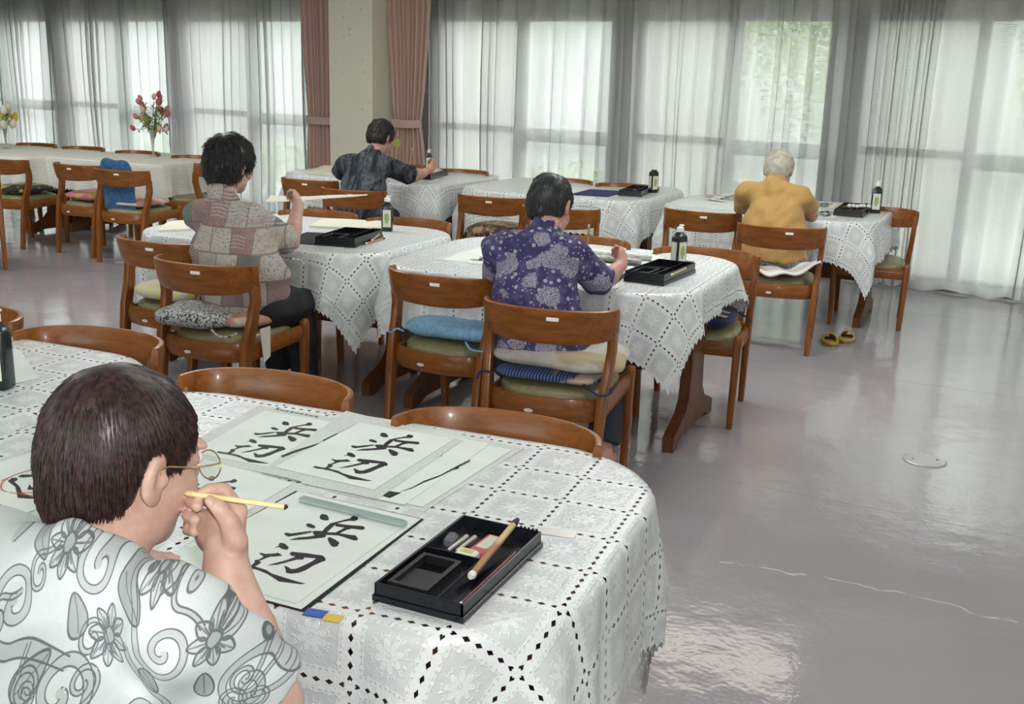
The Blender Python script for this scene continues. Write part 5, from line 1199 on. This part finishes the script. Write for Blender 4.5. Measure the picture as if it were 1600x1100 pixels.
# --- the purple-shirted person
P4 = seated('person', 'person in a purple floral-print shirt writing, short dark hair, seen from behind', (-1.325,3.88,1.022), (.10, .90, -.48), (-1.310,3.80,.945), [(-1.475,3.74,.880), (-1.175,3.73,.890)], (-1.31,3.68,.73), (-1.255,3.60,.50),
    [(-1.53,3.88,.735), (-1.095,3.86,.745)], [(-1.40,4.06,.735), (-1.055,3.99,.800)], [((.6,.8,-.1), (0,0,1), (.2,.2,.25,.3), .2), ((-.15,.55,.45), (.75,.3,.5), (.75,.85,.95,1.0), .7)],
    [(-1.33,4.00,.46), (-1.08,4.00,.46)], [(-1.30,3.95,.10), (-1.02,3.72,.10)], dict(t=.004, n=6000, len=.026, cut=-.060, wave=.003, lift=.15, jit=.4), dict(skin=M_SKIN2, shirt=M_PURP, hair=H_GREYB, trousers=M_DKT), None, sleeve=.95, hem=.500, shirt_r=(.112, .082), roll=.03, slr=.026)
bb = make_brush(.20, .0035, .022, ((.60, .40, .15), (.60, .40, .15))); lay(bb, (-1.198,3.99,0.934)[:2], (-1.227,4.07,0.8023)[:2], (-1.198,3.99,0.934)[2], .765, 'thin brush held upright by the purple-shirted person')
# --- the patchwork-shirted person
P2 = seated('person', 'person in a patchwork-print shirt holding up a sheet, dark bobbed hair', (-2.850,3.96,1.090), (.16, .97, -.16), (-2.85,3.89,.975), [(-2.970,3.88,.890), (-2.665,3.86,.895)], (-2.80,3.83,.74), (-2.665,3.80,.50),
    [(-2.95,4.13,.735), (-2.590,4.02,.760)], [(-2.86,4.24,.76), (-2.610,4.12,.915)], [((.5,.8,.2), (-.3,.2,.9), (.3,.3,.35,.4), .3), ((-.45,.55,.45), (.7,.5,.5), (.7,.75,.8,.85), .6)],
    [(-2.78,4.12,.47), (-2.575,4.04,.47)], [(-2.70,4.08,.10), (-2.535,4.03,.10)], dict(t=.018, n=5000, len=.040, cut=-.105, nape=.03, wave=.005, freq=75, lift=.25, jit=.7), dict(skin=M_SKIN, shirt=M_PATCH, hair=H_BLACK, trousers=M_BLACKT), None, sleeve=.98, hem=.435, shirt_r=(.120, .085), slr=.024)
o = sheet('held_sheet', 'sheet of paper held up by the patchwork-shirted person', 'paper', [(-2.80,4.14),(-2.38,4.30),(-2.44,4.46),(-2.92,4.36)], .905, M_CREAM, th=.0015, curl=.006, n=10, seed=31, zc=(.0,.045,.03,.0))
# --- the dark-shirted person
P3 = seated('person', 'person in a dark streaked shirt writing beside the papered column', (-3.665,6.90,1.055), (.22, .92, -.42), (-3.670,6.82,.960), [(-3.860,6.74,.890), (-3.535,6.73,.895)], (-3.70,6.70,.74), (-3.66,6.58,.50),
    [(-4.010,6.92,.790), (-3.400,6.90,.785)], [(-3.86,7.12,.76), (-3.330,7.04,.835)], [((.6,.8,-.1), (0,0,1), (.2,.2,.25,.3), .2), ((.0,.55,.55), (.75,.3,.4), (.75,.85,.95,1.0), .7)],
    [(-3.82,7.00,.46), (-3.65,7.00,.46)], [(-3.82,6.96,.10), (-3.65,6.96,.10)], dict(t=.008, n=4000, len=.030, cut=-.050, wave=.004, lift=.2, jit=.5), dict(skin=M_SKIN2, shirt=M_DARK, hair=H_DARK, trousers=M_DKT), None, sleeve=.92, hem=.435, shirt_r=(.120, .085), res=.010, slr=.03)
bb = make_brush(.19, .004, .025, ((.66, .46, .25), (.66, .46, .25))); lay(bb, (-3.51,7.1,0.9821)[:2], (-3.561,7.12,0.7816)[:2], (-3.51,7.1,0.9821)[2], .765, 'brush held upright by the dark-shirted person')
b = MB(); b.box((0,0,0), (.045, .004, .05), 0, .001); o = b.build('yellow_green_tag', plain('tag_lime', (.42, .50, .06), .6), P3[0]); o.location = tuple(np.array(P3[2](.07, .10, .00))); o.rotation_euler.z = .3
# --- the yellow-shirted person
P5 = seated('person', 'white-haired person in a mustard T-shirt bent over the table', (-.800,6.58,1.005), (.05, .84, -.60), (-.795,6.50,.940), [(-.955,6.44,.895), (-.640,6.44,.890)], (-.785,6.38,.74), (-.745,6.30,.50),
    [(-1.015,6.60,.760), (-.585,6.60,.745)], [(-.90,6.80,.735), (-.66,6.80,.735)], [((.5,.8,-.1), (0,0,1), (.25,.25,.3,.35), .2), ((-.5,.8,-.1), (0,0,1), (.5,.6,.7,.7), .5)],
    [(-.86,6.62,.505), (-.64,6.62,.505)], [(-.80,6.30,.485), (-.68,6.30,.485)], dict(t=.005, n=5000, len=.026, cut=-.070, wave=.004, lift=.2, jit=.5), dict(skin=M_SKIN2, shirt=M_YELLOW, hair=H_WHITE, trousers=M_GREYT), None, sleeve=.55, hem=.515, shirt_r=(.112, .085), res=.010, feet=False, back=((-.770,6.36,.66), (.168,.115,.19)))

# ---------------------------------------------------------------- the brown-haired person in the foreground
def paint_print(n=1024):
    """scrolling grey flowers on white, drawn into a repeating image"""
    ink = np.zeros((n, n), np.float32); fil = np.zeros((n, n), np.float32); rg = np.random.RandomState(4)
    def stroke(A, pts, w, v=1.0):
        for (x0, y0), (x1, y1) in zip(pts[:-1], pts[1:]):
            m = w+2; xa, xb = int(min(x0, x1)-m), int(max(x0, x1)+m)+1; ya, yb = int(min(y0, y1)-m), int(max(y0, y1)+m)+1
            X_, Y_ = np.meshgrid(np.arange(xa, xb), np.arange(ya, yb)); dx, dy = x1-x0, y1-y0; L = dx*dx+dy*dy+1e-6
            t = np.clip(((X_-x0)*dx+(Y_-y0)*dy)/L, 0, 1); d = np.hypot(X_-x0-t*dx, Y_-y0-t*dy); a = np.clip(w/2+.7-d, 0, 1)*v
            ii, jj = np.mod(Y_, n), np.mod(X_, n); A[ii, jj] = np.maximum(A[ii, jj], a)
    def band(pts, w):
        stroke(fil, pts, w, .5); p = np.array(pts, float); t = np.gradient(p, axis=0); t /= np.linalg.norm(t, axis=1)[:, None]+1e-6; q = np.stack([-t[:, 1], t[:, 0]], 1)*w/2
        stroke(ink, [tuple(a) for a in p+q], 4.0); stroke(ink, [tuple(a) for a in p-q], 4.0)
    def blob(cx, cy, rx, ry, ang, v=.9, vein=True, pt=0):
        a = np.linspace(0, 2*PI, 40); r = 1-pt*np.maximum(0, np.cos(a))**6*-1; x = np.cos(a)*rx*r; y = np.sin(a)*ry*(1-.35*np.cos(a)); c, s_ = math.cos(ang), math.sin(ang)
        P = [(cx+u*c-w*s_, cy+u*s_+w*c) for u, w in zip(x, y)]
        for k in range(1, 14): f = k/14; stroke(fil, [(cx+(p[0]-cx)*f, cy+(p[1]-cy)*f) for p in P], max(rx, ry)/7, v)
        stroke(ink, P, 5.6)
        if vein: stroke(ink, [(cx-rx*.8*c, cy-rx*.8*s_), (cx+rx*.9*c, cy+rx*.9*s_)], 4, .8)
    def flower(cx, cy, R, k=8):
        for i in range(k): a = 2*PI*i/k; blob(cx+math.cos(a)*R*.62, cy+math.sin(a)*R*.62, R*.36, R*.22, a, .35)
        blob(cx, cy, R*.26, R*.26, 0, .9, False)
        for i in range(14): a = 2*PI*i/14; stroke(ink, [(cx+math.cos(a)*R*.28, cy+math.sin(a)*R*.28), (cx+math.cos(a)*R*.62, cy+math.sin(a)*R*.62)], 3.6)
    def spiral(cx, cy, R, a0, turns, sg, w, tail=0):
        pts = []
        for i in range(60): t = i/59; a = a0+sg*turns*2*PI*t; r = R*(1-t)**.8+6; pts.append((cx+r*math.cos(a), cy+r*math.sin(a)))
        if tail: p0 = pts[0]; d = np.array(pts[0])-np.array(pts[1]); d /= np.linalg.norm(d); q = np.array((-d[1], d[0]))*sg*.4; pts = [tuple(np.array(p0)+d*tail*t+q*tail*t*t) for t in np.linspace(1, .05, 16)] + pts
        band(pts, w)
    for (cx, cy, R, a0, tn, sg, w, tl) in [(150,200,95,.4,1.4,1,26,190),(360,120,70,2.2,1.3,-1,22,150),(560,260,105,4.0,1.4,1,28,210),(820,150,85,1.0,1.3,-1,24,180),(930,400,90,3.0,1.4,1,24,170),(300,430,100,5.2,1.4,-1,28,200),(620,560,85,.9,1.3,1,24,190),(110,640,95,2.8,1.4,-1,26,180),(420,760,100,4.6,1.4,1,28,210),(760,740,95,.2,1.4,-1,26,190),(230,920,80,1.6,1.3,1,24,160),(600,930,80,3.6,1.3,-1,24,160),(930,900,90,5.6,1.4,1,26,180)]: spiral(cx, cy, R, a0, tn, sg, w, tl)
    for k in range(26): spiral(rg.uniform(0, n), rg.uniform(0, n), rg.uniform(30, 52), rg.uniform(0, 6.3), 1.2, rg.choice([-1, 1]), 13, rg.uniform(50, 110))
    for cx, cy, R in [(700,390,88),(60,400,80),(480,600,82),(880,600,86),(260,690,70),(690,60,74),(90,60,66)]: flower(cx, cy, R)
    for cx, cy, rx, ry, a in [(450,300,70,40,.8),(220,330,60,34,2.2),(780,520,74,42,-.6),(560,430,60,36,1.9),(350,600,66,38,-.9),(690,870,72,42,.4),(900,740,56,34,2.6),(130,800,70,40,-.4),(480,60,58,34,1.2),(960,80,60,36,2.8),(330,860,54,32,.9),(520,850,50,30,2.0),(860,280,52,32,-1.2),(20,250,54,30,1.4)]: blob(cx, cy, rx, ry, a, .85, True)
    fil = np.clip(fil, 0, 1)*(1-ink*.2); base = np.array((.60, .64, .64)); gr = np.array((.27, .30, .295)); dk = np.array((.07, .08, .09))
    c = base[None, None]*(1-fil[..., None]*.85)+gr[None, None]*fil[..., None]*.85; c = c*(1-ink[..., None]*.85)+dk[None, None]*ink[..., None]*.85
    im = bpy.data.images.new('scroll_print', n, n, float_buffer=False); im.colorspace_settings.name = 'sRGB'
    srgb = np.where(c <= .0031308, c*12.92, 1.055*np.clip(c, 1e-6, 1)**(1/2.4)-.055); px = np.ones((n, n, 4), np.float32); px[..., :3] = srgb; im.pixels.foreach_set(px.ravel()); im.pack(); return im
m = Mat('scroll_print'); t = m.N('ShaderNodeTexImage'); t.image = paint_print(); t.interpolation = 'Linear'
uvc = m.coord('UV', scale=(2.7, 2.7, 1)); m.link(uvc, t.inputs['Vector']); oc = m.coord('Object'); g, gc = m.vor(oc, 420); gl = (g.lt(.16))*m.xyz(gc)[0].gt(.80)
m.base(m.mix(gl*.8, t.outputs['Color'], (.95, .97, 1.0))); m.set(rough=(1-gl)*.55+.2, spec=.35, metal=gl*.6); m.bump(m.noise(oc, 330, 2)+m.noise(oc, 30, 2), .25, .0015); M_SCROLL = m.m
H_BROWN = hair_mat('dark_brown_hair', (.015, .008, .008), (.050, .023, .020), .38)
M_LAV = plain('lavender_trousers', (.36, .33, .42), .85)
def writer_hand(B, T):
    P = lambda p: T(p)
    w = (-0.7764,1.036,0.8762)
    B.chain([P((-0.6833,0.9914,0.7304)), P((-0.7319,1.016,0.8072)), P(w)], [.036, .031, .0255], .012)
    B.chain([P(w), P((-0.7901,1.054,0.8995)), P((-0.8074,1.072,0.921))], [.025, .025, .021], .012)
    B.ell(P((-0.8188,1.061,0.9075)), (.022, .018, .030), .012); B.ell(P((-0.7766,1.052,0.9106)), (.018, .016, .028), .012)
    B.chain([P((-0.7644,1.042,0.9136)), P((-0.7697,1.038,0.9413)), P((-0.7794,1.033,0.9584)), P((-0.7917,1.029,0.9698))], [.0165, .0125, .0105, .0078], .004)
    B.chain([P((-0.776,1.059,0.9275)), P((-0.7769,1.069,0.9429)), P((-0.7984,1.067,0.9697)), P((-0.8088,1.052,0.9731)), P((-0.8149,1.04,0.9703))], [.014, .0110, .0095, .0086, .0074], .003)
    B.chain([P((-0.7946,1.063,0.927)), P((-0.7972,1.075,0.9352)), P((-0.8298,1.066,0.9546)), P((-0.8311,1.044,0.9564)), P((-0.8125,1.031,0.9575))], [.013, .0105, .0092, .0086, .0078], .003)
    B.chain([P((-0.8062,1.056,0.9193)), P((-0.8126,1.068,0.9217)), P((-0.8416,1.056,0.9346)), P((-0.8315,1.036,0.9387)), P((-0.8127,1.026,0.9408))], [.013, .0100, .0090, .0084, .0078], .003)
    B.chain([P((-0.8146,1.048,0.9085)), P((-0.8211,1.056,0.9091)), P((-0.8391,1.046,0.9208)), P((-0.8289,1.031,0.9219)), P((-0.8124,1.022,0.9249))], [.012, .0095, .0082, .0078, .0070], .003)
HC1 = (-.915, 1.022, 1.010); HF1 = (.27, .94, -.24)
P1 = seated('person', 'brown-haired person with spectacles in a white scroll-print blouse, brush at the lips', HC1, HF1, (-.905,.950,.905), [(-1.055,.935,.872), (-.740,.885,.872)], (-.915,.835,.74), (-.95,.66,.52),
    [(-1.16,1.08,.70), (-0.6833,0.9914,0.7304)], [(-1.12,1.22,.72), (-0.7764,1.036,0.8762)], [((.4,.9,-.1), (0,0,1), (.3,.3,.35,.4), .3), None],
    [(-1.08,1.10,.50), (-.74,1.08,.50)], [(-1.08,1.05,.10), (-.76,1.05,.10)], dict(short=1, t=.004, n=18000, len=.032, cut=-.085, cf=-.30, nape=.008, wave=.0015, freq=50, lift=.0, jit=.22, r=.0008),
    dict(skin=M_SKIN, shirt=M_SCROLL, hair=H_BROWN, trousers=M_LAV), 'uv', sleeve=.80, hem=.42, shirt_r=(.125, .090), res=.0045, slr=.030, back=((-1.00,.905,.835), (.115,.085,.075)), extra=writer_hand, roll=-.02, collar=1.15, drop=0)
root, T_, Lh, M_ = P1
# nail, spectacles (worn: a part of the figure), necklace
b = MB(); p = np.array(T_((-0.7856,1.025,0.9699))); b.box((0,0,0), (.0075, .0105, .0012), 0, .0005); o = b.build('thumbnail', M_NAIL, root, True); o.location = tuple(p); o.rotation_euler = (1.2, -.4, -.6)
mm = Mat('spectacle_lens'); mm.base((.72, .78, .74)); mm.set(rough=.05, spec=.6); mm.p.inputs['Alpha'].default_value = .22; M_LENS = mm.m
M_GOLD = plain('gold_wire', (.62, .46, .24), .22, .95)
def wire(pts, r=.0011): 
    b = MB(); b.tube([tuple(Lh(*q)) for q in pts], r, 6); return b
sp = bpy.data.objects.new('spectacles', None); COL.objects.link(sp); sp.parent = root
for q in (-1, 1):
    ring = [(q*.034+.024*math.cos(a), .1085-.10*(abs(q*.034+.024*math.cos(a))-.02)**2*6, -.004+.0195*math.sin(a)) for a in np.linspace(0, 2*PI, 29)]
    wire(ring).build('lens_rim', M_GOLD, sp, True, 80)
    gm = M_LENS
    b = MB(); b.v = [tuple(Lh(*r_)) for r_ in ring[:-1]]+[tuple(np.array(Lh(*r_))+M_@np.array((0,-.0015,0))) for r_ in ring[:-1]]; k = 28
    b.f = [tuple(range(k)), tuple(range(2*k-1, k-1, -1))]+[(i, (i+1) % k, k+(i+1) % k, k+i) for i in range(k)]; b.build('lens', gm, sp)
    wire([(q*.058, .104, .004), (q*.070, .085, .006), (q*.079, .045, .006), (q*.083, .005, .010), (q*.083, -.012, .004), (q*.082, -.022, -.012)], .0012).build('temple', M_GOLD, sp, True, 80)
wire([(-.011, .110, .0), (0, .1135, .004), (.011, .110, .0)]).build('bridge', M_GOLD, sp, True, 80)
b = MB(); b.tube([tuple(np.array((-.905,.950,.905))-np.array((-.95,.66,0))+np.array((.066*math.cos(a), .062*math.sin(a), -.020+.012*math.cos(a)-.02*math.sin(a)))) for a in np.linspace(0, 2*PI, 40)], .0014, 6); b.build('necklace', M_GOLD, root, True, 80)
bb = make_brush(.122, .0036, .004, ((.80, .62, .30), (.80, .62, .30))); lay(bb, (-0.8224,1.034,0.9715)[:2], (-0.7025,1.063,0.964)[:2], (-0.8224,1.034,0.9715)[2], (-0.7025,1.063,0.964)[2], 'pale bamboo brush held level at the lips of the brown-haired person')
for c in bb.children:
    if c.name.startswith('end_cap'): c.data.materials[0] = plain('bamboo_end', (.74, .56, .27), .45)
chair('self', -.95, .70, 0, 'dining chair under the brown-haired person, hidden by the blouse') if False else chair(-.95, .70, 0, 'dining chair under the brown-haired person, hidden by the blouse')
